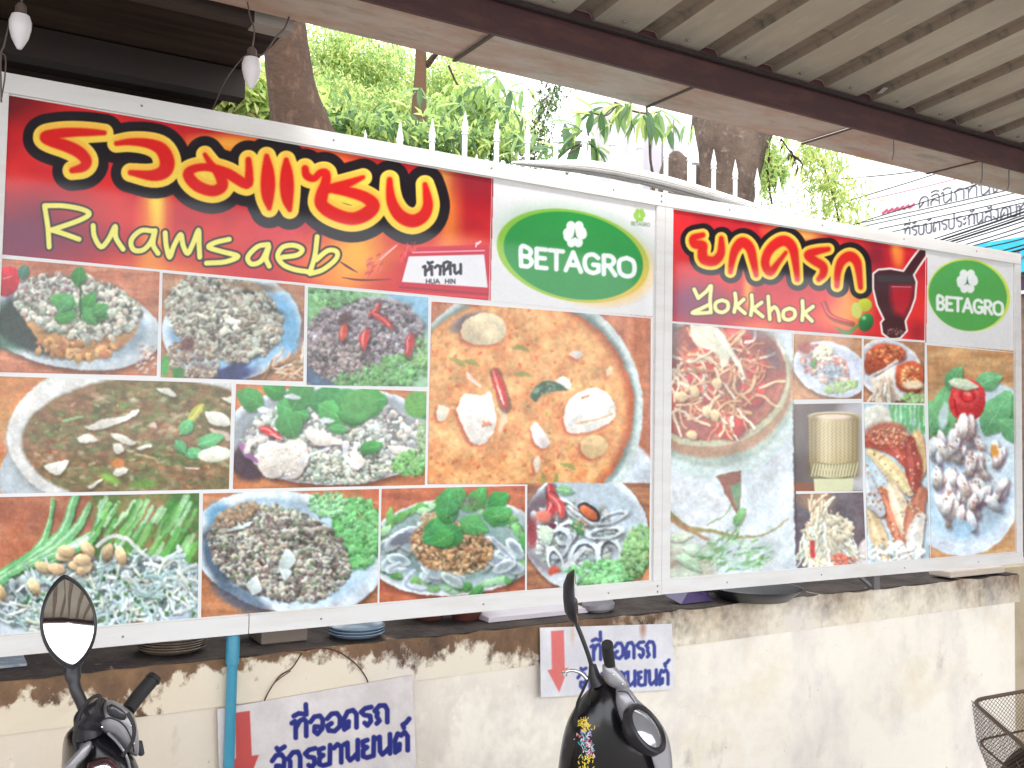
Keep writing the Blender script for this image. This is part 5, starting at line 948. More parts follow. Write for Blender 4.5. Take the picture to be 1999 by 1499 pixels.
wire('flex', [t0 + np.array([0, 0, h * .25]), t0 + np.array([.002, 0, h * .8]), t0 + np.array([.0, .0, h * 3])], .0025, b1, M_FLEX); wire('flex', [onY(18, 48, -.34), onY(8, 90, -.34), onY(2, 110, -.34), onY(3, 200, -.34)], .0022, b1, M_FLEX); wire('flex', [onY(2, 104, -.34), onY(11, 112, -.34), onY(10, 150, -.34), onY(4, 190, -.34)], .0018, b1, M_FLEX)
t0, h, b2 = bulb(492, 112, 175, 'right white candle bulb hanging before the tree trunk')
wire('flex', [t0 + np.array([0, 0, h * .25]), onY(512, 108, -.34), onY(540, 72, -.34), onY(556, 56, -.34), onY(565, 34, -.32)], .0028, b2, M_FLEX); wire('flex', [t0 + np.array([0, 0, h * .25]), onY(497, 60, -.35), onY(488, 30, -.35), onY(480, -20, -.35)], .0022, b2, M_FLEX); wire('flex', [t0 + np.array([0, 0, h * .2]), onY(470, 118, -.34), onY(440, 160, -.3), onY(415, 215, -.2)], .0018, b2, M_FLEX)
# ---------------------------------------------------------------- railing with spear heads behind the boards
M_PICK = mat('railing_white', (.62, .62, .61), .35, .3, .5, [(20, (.4, .38, .36), .6, .8, S1)])
YF = .62
fen = thing('spear_railing', onY(1000, 400, YF) * np.array([1, 1, 0]), 'silvery white railing of spear headed bars behind the boards', 'fence')
tips = [(714, 253), (782, 237), (845, 231), (909, 217), (971, 232), (1031, 236), (1086, 236), (1142, 237), (1196, 243), (1250, 250), (1301, 267), (1347, 275), (1394, 291), (1436, 311)]
TX = [onY(x, y, YF) for x, y in tips]; stp = float(TX[-1][0] - TX[0][0]) / 13
for k in (1, 2, 3, 4): TX.append(np.array([TX[13][0] + stp * k, YF, TX[13][2] - .02 * k]))
TX.sort(key=lambda p: p[0])
def picket(p):
    z = float(p[2]); mb = MB(); c = (float(p[0]), YF, 0)
    mb.lathe([(.0001, z), (.006, z - .03), (.015, z - .074), (.0155, z - .082), (.012, z - .090), (.012, z - .094), (.0155, z - .097), (.0155, z - .103), (.0115, z - .106), (.0115, Z0 + .2)], c, (0, 0, 1), 12)
    return mb
for p in TX: picket(p).build('picket', M_PICK, fen, True)
for z in (Z0 + .4, Z0 + 1.25): MB().tube([(float(TX[0][0]) - .1, YF, z), (float(TX[-1][0]) + .1, YF, z)], .016, 8).build('rail', M_PICK, fen, True)
big = onY(1355, 252, .9); mb = MB(); z = float(big[2]); mb.lathe([(.0001, z), (.012, z - .06), (.026, z - .13), (.030, z - .19), (.014, z - .2), (.014, Z0 + .3)], (big[0], .9, 0), (0, 0, 1), 12); mb.build('tall_picket', M_PICK, fen, True)
# bent tube lying behind the top edge
M_TUBE = mat('bright_tube', (.62, .60, .58), .22, .85, .5, [(6, (.35, .28, .22), .55, .8, (1, 4, 4))])
tp = [onY(x, y, .16) for x, y in ((1000, 318), (1070, 322), (1150, 328), (1230, 342), (1300, 358), (1370, 378), (1440, 400), (1500, 422))]
q_ = crom(tp, 6); rr = [(.006 + .024 * min(1, i / 12)) for i in range(len(q_))]
tag(MB().tube(q_, rr, 18, flat=1.3).build('bent_tube', M_TUBE, None, True), 'long bent shiny metal tube lying just behind the top edge where the boards meet', 'tube')
# ---------------------------------------------------------------- trees
M_BARK = mat('bark_dark', (.062, .036, .024), .9, 0, .2, [(4, (.05, .03, .022), .4, .65, (1, 1, .35)), (18, (.13, .08, .052), .52, .75, (1, 1, .5))], 1.0, 22)
M_BARK2 = mat('bark_grey', (.105, .075, .058), .9, 0, .2, [(5, (.05, .034, .027), .4, .65, (1, 1, .4)), (18, (.19, .145, .115), .55, .75, S1)], 1.0, 22)
LEAFM = [mat('leaf_%s' % n_, c_, .45, 0, .4, None, 0, 60, 0, .52) for n_, c_ in (('lime', (.42, .50, .17)), ('spring', (.31, .42, .15)), ('mid', (.19, .29, .12)), ('deep', (.08, .15, .07)), ('yellow', (.56, .57, .28)))]
def trunk(name, left, right, Y, M, parent, seed=0, n=18, bot=None):
    """trunk from its two outlines (top to bottom) at distance Y, given real roundness; carried down to the ground"""
    r = random.Random(seed); rings = []; L = crom(left, 4); R_ = crom(right, 4)
    pr = []
    for a, b in zip(L, R_):
        A = onY(a[0], a[1], Y); B = onY(b[0], b[1], Y); pr.append(((A + B) / 2, float(np.linalg.norm(A - B)) / 2))
    c0, r0 = pr[-1]; zb = float(c0[2])
    for k in range(1, 7): pr.append((np.array([c0[0] + (c0[0] - pr[-2 if k == 1 else -1][0][0]) * 0, c0[1], zb * (1 - k / 6)]), r0 * (1 + .05 * k)))
    ph = [r.uniform(0, 6.28) for _ in range(4)]
    for i, (c, ra) in enumerate(pr):
        rings.append([(c[0] + ra * math.cos(a) * (1 + .05 * math.sin(3 * a + ph[0] + i * .1) + .03 * math.sin(7 * a + ph[1])), c[1] + ra * .95 * math.sin(a) * (1 + .05 * math.sin(4 * a + ph[2])), c[2] + r.uniform(-.01, .01)) for a in np.linspace(0, 2 * math.pi, n + 1)[:-1]])
    return MB().loft(rings).build(name, M, parent, True)
def leafquad(vs, fs, p, d, up, L, W, fold=.25):
    """one folded leaf: base p, direction d"""
    s_ = np.cross(d, up); s_ /= np.linalg.norm(s_) + 1e-9; nn = np.cross(s_, d); o = len(vs)
    vs += [p, p + d * L * .5 + s_ * W * .5 + nn * W * fold, p + d * L - nn * L * .12, p + d * L * .5 - s_ * W * .5 + nn * W * fold]
    fs += [(o, o + 1, o + 2), (o, o + 2, o + 3)]
def crown(name, blobs, n, L, W, mats, parent, seed=0, droop=.3, clump=5, spread=.14):
    """leaves gathered in sprays through ellipsoids; blobs: (centre, radii, weight)"""
    r = np.random.RandomState(seed); vs, fs, mi = [], [], []; tw = sum(b[2] for b in blobs)
    for c, rad, wt in blobs:
        for _ in range(int(n * wt / tw / clump)):
            v = r.normal(size=3); v /= np.linalg.norm(v); v *= r.rand() ** .45; p = np.array(c) + v * np.array(rad); m0 = r.randint(len(mats)); ax = r.normal(size=3); ax[2] -= droop * 2; ax /= np.linalg.norm(ax)
            for k in range(clump):
                d = ax + r.normal(size=3) * .6; d[2] -= droop; d /= np.linalg.norm(d); q = p + ax * spread * (k / clump - .5) + r.normal(size=3) * spread * .18
                f0 = len(fs); leafquad(vs, fs, q, d, np.array([r.normal() * .4, r.normal() * .4, 1.0]), L * r.uniform(.6, 1.25), W * r.uniform(.7, 1.2)); mi += [m0 if r.rand() < .7 else r.randint(len(mats))] * (len(fs) - f0)
    me = bpy.data.meshes.new(name); me.from_pydata([tuple(v) for v in vs], [], fs)
    for m_ in mats: me.materials.append(m_)
    me.polygons.foreach_set('material_index', mi); me.update()
    o = bpy.data.objects.new(name, me); COL.objects.link(o); par(o, parent); return o
def blobpx(x, y, Y, rx, ry, dy=None):
    c = onY(x, y, Y); k = float((c - CAM) @ AX[2]) / FPX; return (c, (rx * k * 1.7, dy if dy else rx * k, ry * k), rx * ry)
t1 = thing('tree', onY(560, 250, 2.2) * np.array([1, 1, 0]), 'thick dark brown tree trunk leaning behind the left board beside the second bulb', 'tree')
trunk('trunk', [(512, 20), (514, 90), (520, 160), (528, 235), (534, 300)], [(590, 20), (599, 95), (612, 165), (640, 240), (668, 300)], 2.2, M_BARK, t1, 3)
crown('crown', [blobpx(480, 190, 3.2, 90, 60), (onY(560, -260, 3) , (2.2, 1.6, .9), 3000)], 5200, .10, .045, [LEAFM[1], LEAFM[0], LEAFM[4]], t1, 5)
t2 = thing('tree', onY(1420, 350, 2.6) * np.array([1, 1, 0]), 'grey brown tree trunk leaning right behind the railing over the seam of the boards', 'tree')
trunk('trunk', [(1376, 160), (1366, 235), (1356, 290), (1350, 350), (1345, 420)], [(1500, 160), (1490, 262), (1474, 320), (1459, 380), (1448, 440)], 2.6, M_BARK2, t2, 9)
kn = onY(1328, 335, 2.5); MB().loft([[(kn[0] + a * math.cos(t) * .9, 2.55 + b * math.sin(t), kn[2] + h) for t in np.linspace(0, 6.283, 13)[:-1]] for h, a, b in ((.16, .03, .03), (.1, .10, .1), (0, .14, .12), (-.2, .15, .13), (-.5, .16, .14))]).build('root_burr', M_BARK2, t2, True)
crown('crown', [(onY(1450, -150, 3.2), (2.0, 1.5, .8), 2000), blobpx(1500, 330, 3.0, 26, 34)], 2600, .09, .035, [LEAFM[1], LEAFM[2]], t2, 6)
# bright feathery tree filling the gap
t3 = thing('tree', onY(823, 300, 4.6) * np.array([1, 1, 0]), 'bright lime green feathery tree with slim reddish trunk seen over the left board', 'tree')
trunk('trunk', [(812, 60), (812, 130), (806, 200), (804, 260), (804, 330)], [(832, 60), (832, 130), (832, 200), (834, 260), (836, 330)], 4.6, mat('bark_red', (.10, .05, .032), .9, 0, .2, [(10, (.09, .07, .04), .4, .7, (1, 1, .4))], .8, 30), t3, 2, 12)
MB().tube([onY(832, 130, 4.6), onY(852, 105, 4.5), onY(870, 90, 4.4)], [.03, .022, .012], 8).build('branch', M_BARK, t3, True)
MB().tube([onY(876, 128, 4.5), onY(890, 160, 4.5), onY(906, 185, 4.5)], [.012, .010, .006], 6).build('branch', M_BARK, t3, True)
crown('crown', [blobpx(660, 120, 6.2, 78, 80), blobpx(640, 210, 5.6, 60, 60), blobpx(730, 165, 6, 70, 75), blobpx(720, 235, 5.4, 70, 44), blobpx(800, 235, 5.2, 70, 46), blobpx(880, 170, 5.4, 60, 50), blobpx(930, 225, 5.2, 60, 50), blobpx(780, 110, 6.8, 26, 20), blobpx(1000, 250, 5.6, 44, 30), blobpx(900, 110, 6.2, 60, 24), (onY(700, -120, 6.5), (3.0, 1.5, .9), 3000)], 38000, .062, .019, [LEAFM[0], LEAFM[1], LEAFM[1], LEAFM[4], LEAFM[2]], t3, 11, .3, 8, .22)
t3b = thing('shrub', onY(760, 300, 2.4) * np.array([1, 1, 0]), 'mid green leafy shrub growing behind the railing over the left board', 'shrub')
MB().tube([onY(760, 420, 2.6) * np.array([1, 1, 0]), onY(765, 300, 2.6), onY(780, 260, 2.6)], [.05, .04, .02], 8).build('stem', M_BARK, t3b, True)
crown('crown', [blobpx(680, 250, 2.6, 44, 44), blobpx(745, 265, 2.9, 60, 40), blobpx(840, 275, 2.5, 70, 34), blobpx(925, 215, 2.9, 50, 40), blobpx(950, 280, 2.5, 50, 34)], 2800, .09, .030, [LEAFM[2], LEAFM[3], LEAFM[1], LEAFM[0]], t3b, 12, .4, 5, .16)
# mango tree: long drooping leaves, each a leaf of its own
tm = thing('mango_tree', onY(1240, 420, 1.7) * np.array([1, 1, 0]), 'mango tree with long drooping glossy leaves over the railing under the gutter', 'tree')
LM = []
for k in range(5):
    mb = MB(); L, W = 1.0, .24 + .03 * (k % 3); st = 7; vs = []
    for i in range(st):
        t = i / (st - 1); w_ = W * .5 * math.sin(math.pi * min(1, t * .95 + .03)) ** .8; z = -.35 * t * t * (.5 + .2 * k)
        vs += [(-w_, t, z + .06 * (w_ > .02)), (0, t, z), (w_, t, z + .06 * (w_ > .02))]
    mb.add(vs, [f for i in range(st - 1) for f in ((3 * i, 3 * i + 1, 3 * i + 4, 3 * i + 3), (3 * i + 1, 3 * i + 2, 3 * i + 5, 3 * i + 4))])
    me = bpy.data.meshes.new('leaf'); me.from_pydata(mb.v, [], mb.f); me.materials.append([LEAFM[1], LEAFM[2], LEAFM[3], LEAFM[0], LEAFM[2]][k]); me.update(); LM.append(me)
rl = random.Random(8)
def mango(cx, cy, Y, n, px, a0, a1):
    """spray of leaves about a twig end seen at cx, cy; leaf directions a0..a1 degrees (0 right, 90 down)"""
    c = onY(cx, cy, Y); k = float((c - CAM) @ AX[2]) / FPX
    for i in range(n):
        a = math.radians(a0 + (a1 - a0) * (i + rl.uniform(-.3, .3)) / max(1, n - 1)); d = AX[0] * math.cos(a) - AX[1] * math.sin(a) + AX[2] * rl.uniform(-.5, .5)
        d = Vector(d).normalized(); L = px * k * rl.uniform(.8, 1.2); o = bpy.data.objects.new('leaf', LM[rl.randrange(5)]); COL.objects.link(o)
        z = Vector((0, 0, 1)) + Vector(-AX[2]) * rl.uniform(.2, 1.2) + Vector((rl.uniform(-.5, .5), 0, 0)); z = (z - d * z.dot(d)).normalized(); x = d.cross(z)
        mw = Matrix((( x.x * L, d.x * L, z.x * L, 0), (x.y * L, d.y * L, z.y * L, 0), (x.z * L, d.z * L, z.z * L, 0), (0, 0, 0, 1)))
        mw.translation = V(c) + Vector((rl.uniform(-.02, .02), rl.uniform(-.03, .03), rl.uniform(-.02, .02)))
        o.parent = tm; o.matrix_parent_inverse = tm.matrix_basis.inverted(); o.matrix_basis = mw
for a in ((968, 150, 2.6, 6, 46, 20, 200), (990, 180, 2.6, 6, 44, 0, 170), (940, 170, 2.6, 5, 40, 30, 180), (1150, 222, 1.5, 6, 50, 100, 230), (1175, 218, 1.5, 6, 42, 60, 190), (1205, 205, 1.5, 8, 46, 20, 190), (1228, 205, 1.4, 6, 44, 30, 160), (1255, 228, 1.4, 7, 62, 20, 150), (1290, 218, 1.4, 6, 60, 20, 150), (1270, 225, 1.5, 5, 50, 60, 120), (1310, 240, 1.4, 4, 40, 50, 120),
          (1135, 262, 1.5, 4, 44, 170, 260), (1100, 300, 1.7, 6, 56, 180, 330), (1130, 285, 1.7, 5, 60, 120, 240), (1150, 275, 1.6, 6, 60, 20, 100), (1165, 290, 1.6, 5, 44, 20, 120), (1010, 265, 2.2, 6, 44, 0, 200), (1075, 285, 2.0, 5, 42, 60, 200), (1190, 240, 1.5, 5, 40, 60, 160), (1060, 200, 2.4, 4, 36, 30, 170), (900, 205, 2.6, 6, 44, 10, 190), (860, 240, 2.5, 5, 40, 10, 190), (1000, 215, 2.4, 5, 38, 20, 200), (1345, 250, 1.5, 3, 40, 70, 120), (1025, 170, 2.6, 5, 40, 0, 190), (1040, 290, 2.0, 5, 46, 150, 350), (1120, 245, 1.9, 5, 42, 20, 200), (1010, 300, 2.2, 5, 40, 180, 350), (700, 230, 2.6, 6, 46, 0, 200), (650, 235, 2.6, 5, 42, 10, 180), (760, 205, 2.8, 6, 42, 0, 190), (820, 180, 2.8, 5, 38, 10, 180)): mango(*a)
for P, r_ in (([(1262, 205), (1268, 260), (1270, 310), (1276, 345)], .008), ([(1200, 200), (1230, 215), (1262, 222), (1290, 218)], .006), ([(1160, 222), (1185, 225), (1205, 206)], .005), ([(1110, 300), (1140, 280), (1150, 262)], .006)):
    MB().tube(crom([onY(x, y, 1.5) for x, y in P], 5), r_, 6).build('twig', M_BARK2, tm, True)
b_ = onY(1276, 345, 1.5); MB().tube([b_, (b_[0] + .02, 1.5, 1.2), (b_[0], 1.5, 0)], [.01, .03, .045], 8).build('trunk', M_BARK2, tm, True)
# hanging creeper and the feathery branch on the right
def creeper(name, path, n, L, W, spread, mats, label, Y, cat='creeper', seed=3, stemr=.004):
    t_ = thing(name, onY(path[0][0], path[0][1], Y), label, cat); P = crom([onY(x, y, Y) for x, y in path], 8); MB().tube(P, stemr, 5).build('stem', M_BARK, t_, True)
    r = np.random.RandomState(seed); vs, fs = [], []
    for _ in range(n):
        p = P[r.randint(len(P))] + r.normal(size=3) * spread; d = r.normal(size=3); d[2] -= .8; d /= np.linalg.norm(d); leafquad(vs, fs, p, d, np.array([r.normal() * .5, -.5, 1.0]), L * r.uniform(.6, 1.3), W)
    me = bpy.data.meshes.new('leaves'); me.from_pydata([tuple(v) for v in vs], [], fs); [me.materials.append(m_) for m_ in mats]
    me.polygons.foreach_set('material_index', [int(i // 2 * 7 % len(mats)) for i in range(len(fs))]); o = bpy.data.objects.new('leaves', me); COL.objects.link(o); par(o, t_); return t_
creeper('creeper', [(1085, 165), (1075, 200), (1062, 240), (1050, 280), (1040, 320)], 900, .028, .018, .05, [LEAFM[3], M_BARK2, LEAFM[2]], 'small leaved brown creeper hanging before the white sky left of the mango leaves', 2.2)
creeper('hanging_branch', [(1580, 262), (1600, 300), (1616, 350), (1630, 395), (1640, 440)], 1300, .11, .016, .12, [LEAFM[0], LEAFM[1], LEAFM[4]], 'feathery light green branch hanging above the right board', 2.4, 'branch', 7, .008)
creeper('hanging_branch', [(1500, 262), (1502, 300), (1500, 350), (1508, 400)], 380, .08, .02, .08, [LEAFM[0], LEAFM[1]], 'thin leafy branch hanging just right of the leaning trunk', 2.4, 'branch', 8, .009)
creeper('seed_pods', [(1525, 270), (1540, 292), (1556, 312)], 16, .1, .02, .01, [M_BARK], 'dark dangling seed pods under the gutter', 2.2, 'pods', 4, .006)
# pale pillar behind the railing, and the far roof
M_PIL = mat('pillar_grey', (.52, .50, .50), .8, 0, .3, [(5, (.40, .38, .40), .45, .7, (1, 1, .3))])
pl = onY(1207, 300, 3.4); pr_ = onY(1258, 300, 3.4); pq = onY(1345, 300, 3.4); pz = float(onY(1230, 200, 3.4)[2])
pil = thing('pillar', (pl[0], 3.4, 0), 'pale concrete gate pillar with fluted lilac panel behind the mango leaves', 'pillar')
MB().box((pl[0], 3.4, 0), (pr_[0], 3.8, pz)).build('shaft', M_PIL, pil)
for k in range(4): a = pr_[0] + (pq[0] - pr_[0]) * k / 4; b = pr_[0] + (pq[0] - pr_[0]) * (k + 1) / 4; MB().box((a + .008, 3.46, 0), (b - .008, 3.8, pz - .02)).build('panel', mat('panel_lilac', (.46, .44, .50), .7) if k == 0 else bpy.data.materials['panel_lilac'], pil)
# ---------------------------------------------------------------- clinic board across the side street, cables before it
XC = 7.2
cl = thing('clinic_shop', (XC, 1, 0), 'white clinic signboard with Thai lettering and cyan strip beyond the right board', 'building')
M_CW = mat('clinic_white', (.82, .82, .83), .5); M_CC = mat('clinic_cyan', (.03, .42, .62), .4, 0, .5, [(9, (.08, .55, .70), .5, .7, S1)]); M_CT = mat('clinic_text', (.13, .12, .16), .6); M_CR = mat('clinic_red', (.65, .12, .22), .6)
zc1 = float(onX(1898, 479, XC)[2]); zc0 = float(onX(1992, 532, XC)[2]); ya = float(onX(1690, 430, XC)[1])
MB().box((XC, -3.5, zc1 + .002), (XC + .12, ya, zc1 + 1.5)).build('board', M_CW, cl)
MB().box((XC - .01, -3.5, zc0), (XC + .12, ya, zc1)).build('cyan_strip', M_CC, cl)
def ribbon(txt, p0, p1, hpx, r, M, nm='lettering'):
    A = onX(*p0, XC - .004); B = onX(*p1, XC - .004); Wd = thaiw(txt) - .1; hh = float(onX(p0[0], p0[1] - hpx, XC)[2] - A[2]); mb = MB()
    for P in thai(txt, lambda x, y: tuple(A + (B - A) * x / Wd + np.array([0, 0, hh * (1 - y)]))):
        mb.tube(crom(P, 2) if len(P) > 2 else P, r, 6)
    mb.build(nm, M, cl)
ribbon('คลินิกทันต', (1792, 408), (1960, 372), 22, .0065, M_CT); ribbon('ที่รับบัตรประกันสังคมทุกที่', (1764, 464), (2040, 412), 20, .0065, M_CT)
mb = MB(); A = onX(1728, 416, XC - .004); B = onX(1786, 404, XC - .004)
for k in range(6): c = A + (B - A) * k / 5.5; mb.tube([c + np.array([0, .03, .0]), c + np.array([0, -.03, .03])], .012, 5)
mb.build('lettering', M_CR, cl); ribbon('ทน', (1968, 512), (2004, 504), 15, .012, M_CT)
MB().box((XC + .05, -3.5, 0), (XC + .3, ya, zc0)).build('shop_wall', mat('shop_brown', (.22, .15, .11), .8, 0, .2, [(4, (.12, .08, .08), .4, .7, (1, 1, 3))]), cl)
z_ = float(onX(1993, 571, XC)[2]); MB().box((XC + .0, -3.5, z_ - .012), (XC + .049, ya, z_ + .012)).build('ledge_strip', M_CW, cl)
MB().box((XC + .03, -3.5, z_ + .02), (XC + .049, ya, zc0 - .03)).build('dark_window', mat('window_purple', (.05, .03, .06), .3), cl)
M_CAB = mat('cable_rubber', (.03, .03, .035), .6); M_CABP = mat('cable_pink', (.55, .18, .25), .6)
rc = random.Random(5)
cabs = [((1650, 348), (1760, 335), 0), ((1700, 378), (1845, 330), 0), ((1722, 383), (1850, 350), 1), ((1690, 430), (1890, 362), 0), ((1700, 438), (1960, 378), 0), ((1718, 446), (1999, 383), 0), ((1740, 452), (1999, 392), 0), ((1725, 425), (1999, 360), 0),
        ((1820, 467), (1999, 404), 0), ((1830, 470), (1999, 410), 0), ((1842, 471), (1999, 416), 0), ((1850, 473), (1999, 421), 0), ((1862, 474), (1999, 428), 0), ((1880, 478), (1999, 438), 0), ((1896, 480), (1999, 447), 0), ((1905, 486), (1999, 462), 0), ((1935, 494), (1999, 474), 0), ((1950, 497), (1999, 482), 0)]
ORD = 'first second third fourth fifth sixth seventh eighth ninth tenth eleventh twelfth thirteenth fourteenth fifteenth sixteenth seventeenth eighteenth'.split()
for i, (a, b, m_) in enumerate(cabs):
    X_ = 6.2 + .05 * (i % 5); A = onX(a[0], a[1], X_); B = onX(b[0], b[1], X_); d = B - A
    A2 = A - d * .35; B2 = B + d * 1.2; mid = (A2 + B2) / 2 + np.array([0, 0, -.015]); o = MB().tube(crom([A2, mid, B2], 6), .0045 if i < 8 else rc.choice((.006, .008, .005)), 5).build('overhead_cable', M_CABP if m_ else M_CAB, None, True)
    tag(o, 'pink overhead wire crossing the white sky above the clinic board' if m_ else 'dark overhead cable, the %s from the top of the bundle before the clinic board' % ORD[i], 'cable', 'overhead cables before the clinic board')
# ---------------------------------------------------------------- motorcycles
M_BLK = mat('body_black', (.008, .007, .009), .24, 0, .4, [(30, (.03, .028, .026), .62, .8, S1), (5, (.022, .019, .018), .55, .8, S1)], .03, 160, .15); M_RUB = mat('rubber_black', (.018, .017, .018), .65); M_PLS = mat('plastic_black', (.02, .018, .022), .42)
M_SIL = mat('plastic_silver', (.32, .31, .33), .32, .35, .5, None, 0, 60, .2); M_CHR = mat('chrome', (.7, .7, .7), .15, 1.0); M_GLS = mat('mirror_glass', (.92, .92, .93), .03, 1.0); M_LENS = mat('lens_clear', (.34, .35, .38), .08, .5, .8, None, 0, 60, 1.0)
FH = np.array([AX[2][0], AX[2][1], 0]); FH /= np.linalg.norm(FH); RH = np.array([AX[0][0], AX[0][1], 0]); RH /= np.linalg.norm(RH); UP = np.array([0, 0, 1.0])
def wheel(mb_t, mb_r, c, ax, R_, w_):
    mb_t.lathe([(R_ - w_, -w_ * .6), (R_ - w_ * .3, -w_ * .62), (R_, -w_ * .2), (R_, w_ * .2), (R_ - w_ * .3, w_ * .62), (R_ - w_, w_ * .6), (R_ - w_ * 1.1, 0), (R_ - w_, -w_ * .6)], c, ax, 40)
    ax = Vector(ax).normalized(); mb_r.lathe([(.035, -.05), (.035, .05)], c, ax, 16)
    a = Vector((0, 0, 1)); b = ax.cross(a)
    for k in range(5):
        t = k * 2 * math.pi / 5; d = a * math.cos(t) + b * math.sin(t); mb_r.tube([V(c) + d * .02, V(c) + d * (R_ - w_)], [.018, .012], 8)
def scooter_low(t_, head, F):
    """everything from the steering head down: fork, wheels, shield, seat, tail. F is the way it faces"""
    F = np.array(F, float); F /= np.linalg.norm(F); S = np.cross(F, UP); h = np.array(head, float)
    fw = np.array([h[0], h[1], 0]) + F * .30 + UP * .25; rw = fw - F * 1.22
    for c in (fw, rw):
        a, b = MB(), MB(); wheel(a, b, c, S, .26, .055); w_ = a.build('wheel', M_RUB, t_, True); b.build('rim', M_CHR, w_, True)
    m_ = MB()
    for s_ in (-1, 1): m_.tube([h - UP * .25 + S * .05 * s_, fw + S * .06 * s_], .018, 10)
    m_.build('fork', M_CHR, t_, True)
    MB().loft([[tuple(fw + F * (.30 * math.sin(a)) + UP * (.30 * math.cos(a)) + S * (.06 * x)) for x in (-1, -.7, .7, 1)] + [tuple(fw + F * (.285 * math.sin(a)) + UP * (.285 * math.cos(a)) + S * (.055 * x)) for x in (1, -1)] for a in np.linspace(-1.1, .9, 12)]).build('front_fender', M_BLK, t_, True)
    MB().tube([h - UP * .22 - F * .02, h - UP * .45 - F * .10, h - UP * .72 - F * .22, rw + F * .55 + UP * .12], [.13, .16, .13, .09], 16, flat=.42).build('leg_shield', M_BLK, t_, True)
    MB().tube([rw + F * .62 + UP * .16, rw + F * .35 + UP * .28, rw + UP * .36, rw - F * .32 + UP * .40], [.08, .12, .11, .05], 16, flat=1.0).build('rear_body', M_BLK, t_, True)
    MB().tube([rw + F * .50 + UP * .36, rw + F * .28 + UP * .39, rw - F * .05 + UP * .43, rw - F * .28 + UP * .45], [.05, .1, .11, .06], 14, flat=.5, up=(S[0], S[1], 0)).build('seat', M_RUB, t_, True)
    MB().tube([rw + F * .4 + UP * .2 - S * .05, rw + F * .38 - UP * .24 - S * .22], .012, 8).build('side_stand', M_CHR, t_, True)
def oval(c, n, u, hl, hw, prof, nseg=36, egg=.15, pt=0.0):
    """rings of an egg-shaped dish: prof = (scale, offset along n)"""
    n = np.array(n) / np.linalg.norm(n); u = np.array(u) - n * (np.array(u) @ n); u /= np.linalg.norm(u); s_ = np.cross(n, u); rings = []
    for k, of in prof: rings.append([tuple(np.array(c) + n * of + u * (hl * k * math.cos(a)) + s_ * (hw * k * math.sin(a) * abs(math.sin(a)) ** pt * (1 + egg * math.cos(a)))) for a in np.linspace(0, 2 * math.pi, nseg + 1)[:-1]])
    return rings
def cr2(pts, D): return [atD(x, y, d) for (x, y), d in zip(pts, D if hasattr(D, '__len__') else [D] * len(pts))]
# --- left motorcycle: seen from the rider's side, its mirror facing us
D1 = 2.15
ms1 = thing('motorcycle', atD(210, 1450, D1) * np.array([1, 1, 0]), 'black motorcycle at the left edge with bright oval mirror and grey handlebar cover', 'motorcycle', 'motorcycles parked along the wall')
u_ = AX[1] * .985 - AX[0] * .10 + AX[2] * .1; nrm = -AX[2] * .76 + AX[0] * .53 + AX[1] * .375
cM = atD(134, 1214, D1)
hs = MB().loft(oval(cM, nrm, u_, .105, .058, [(.02, -.052), (.45, -.050), (.8, -.036), (.97, -.010), (1.0, .004), (.94, .0085), (.89, .0045)], egg=-.04, pt=.42)).build('mirror_housing', M_PLS, ms1, True)
MB().loft(oval(cM + nrm * .002, nrm, u_, .0935, .0515, [(1.0, .003), (.7, .0042), (.35, .005), (.02, .0052)], egg=-.04, pt=.42)).build('mirror_glass', M_GLS, hs, True)
MB().tube(crom(cr2([(146, 1288), (142, 1312), (148, 1345), (160, 1372), (172, 1402)], [2.17, 2.16, 2.15, 2.15, 2.15]), 5), [.020] * 2 + [.017] * 6 + [.013] * 13, 14).build('mirror_stalk', M_PLS, ms1, True)
MB().tube(crom(cr2([(176, 1438), (172, 1415), (186, 1395), (205, 1382)], D1), 5), [.030] * 6 + [.034] * 5 + [.026] * 5, 14).build('switch_housing', M_PLS, ms1, True)
MB().tube(cr2([(250, 1388), (268, 1362), (292, 1334), (302, 1323)], [2.2, 2.24, 2.28, 2.29]), [.0155, .0165, .0165, .015], 16).build('grip', M_RUB, ms1, True)
MB().tube(cr2([(298, 1328), (303, 1321)], [2.285, 2.292]), [.019, .017], 14).build('bar_end', M_PLS, ms1, True)
# silver instrument cowl
def ringpx(pts, D, dth):
    """closed ring through outline pixels at distance D, bulging dth towards us in the middle"""
    return [tuple(atD(x, y, D)) for x, y in pts]
def pillow(name, outline, D, bulge, M, parent, depth=None, steps=6, top=.0, smooth_=True):
    """a rounded shell on an outline: front swells towards us, back closes away from us"""
    P = [tuple(p) for p in crom(list(outline) + [outline[0]], 4)[:-1]]; cx_ = sum(p[0] for p in P) / len(P); cy_ = sum(p[1] for p in P) / len(P); rings = []
    for k in range(steps + 1):
        t = k / steps * math.pi / 2; s_ = max(.02, math.cos(t) ** .7) if k < steps else .02; rings.append([atD(cx_ + (x - cx_) * s_, cy_ + (y - cy_) * s_, D - bulge * math.sin(t)) for x, y in P])
    bk = []
    for k in range(1, steps + 1):
        t = k / steps * math.pi / 2; s_ = max(.02, math.cos(t) ** .6); bk.append([atD(cx_ + (x - cx_) * s_, cy_ + (y - cy_) * s_, D + (depth or bulge) * math.sin(t)) for x, y in P])
    return MB().loft(rings[::-1] + bk if False else bk[::-1] + rings).build(name, M, parent, smooth_)
pillow('instrument_cowl', [(192, 1385), (206, 1369), (222, 1368), (250, 1384), (264, 1402), (271, 1440), (270, 1475), (252, 1470), (225, 1442), (200, 1428), (188, 1412)], 2.17, .045, M_SIL, ms1, .06)
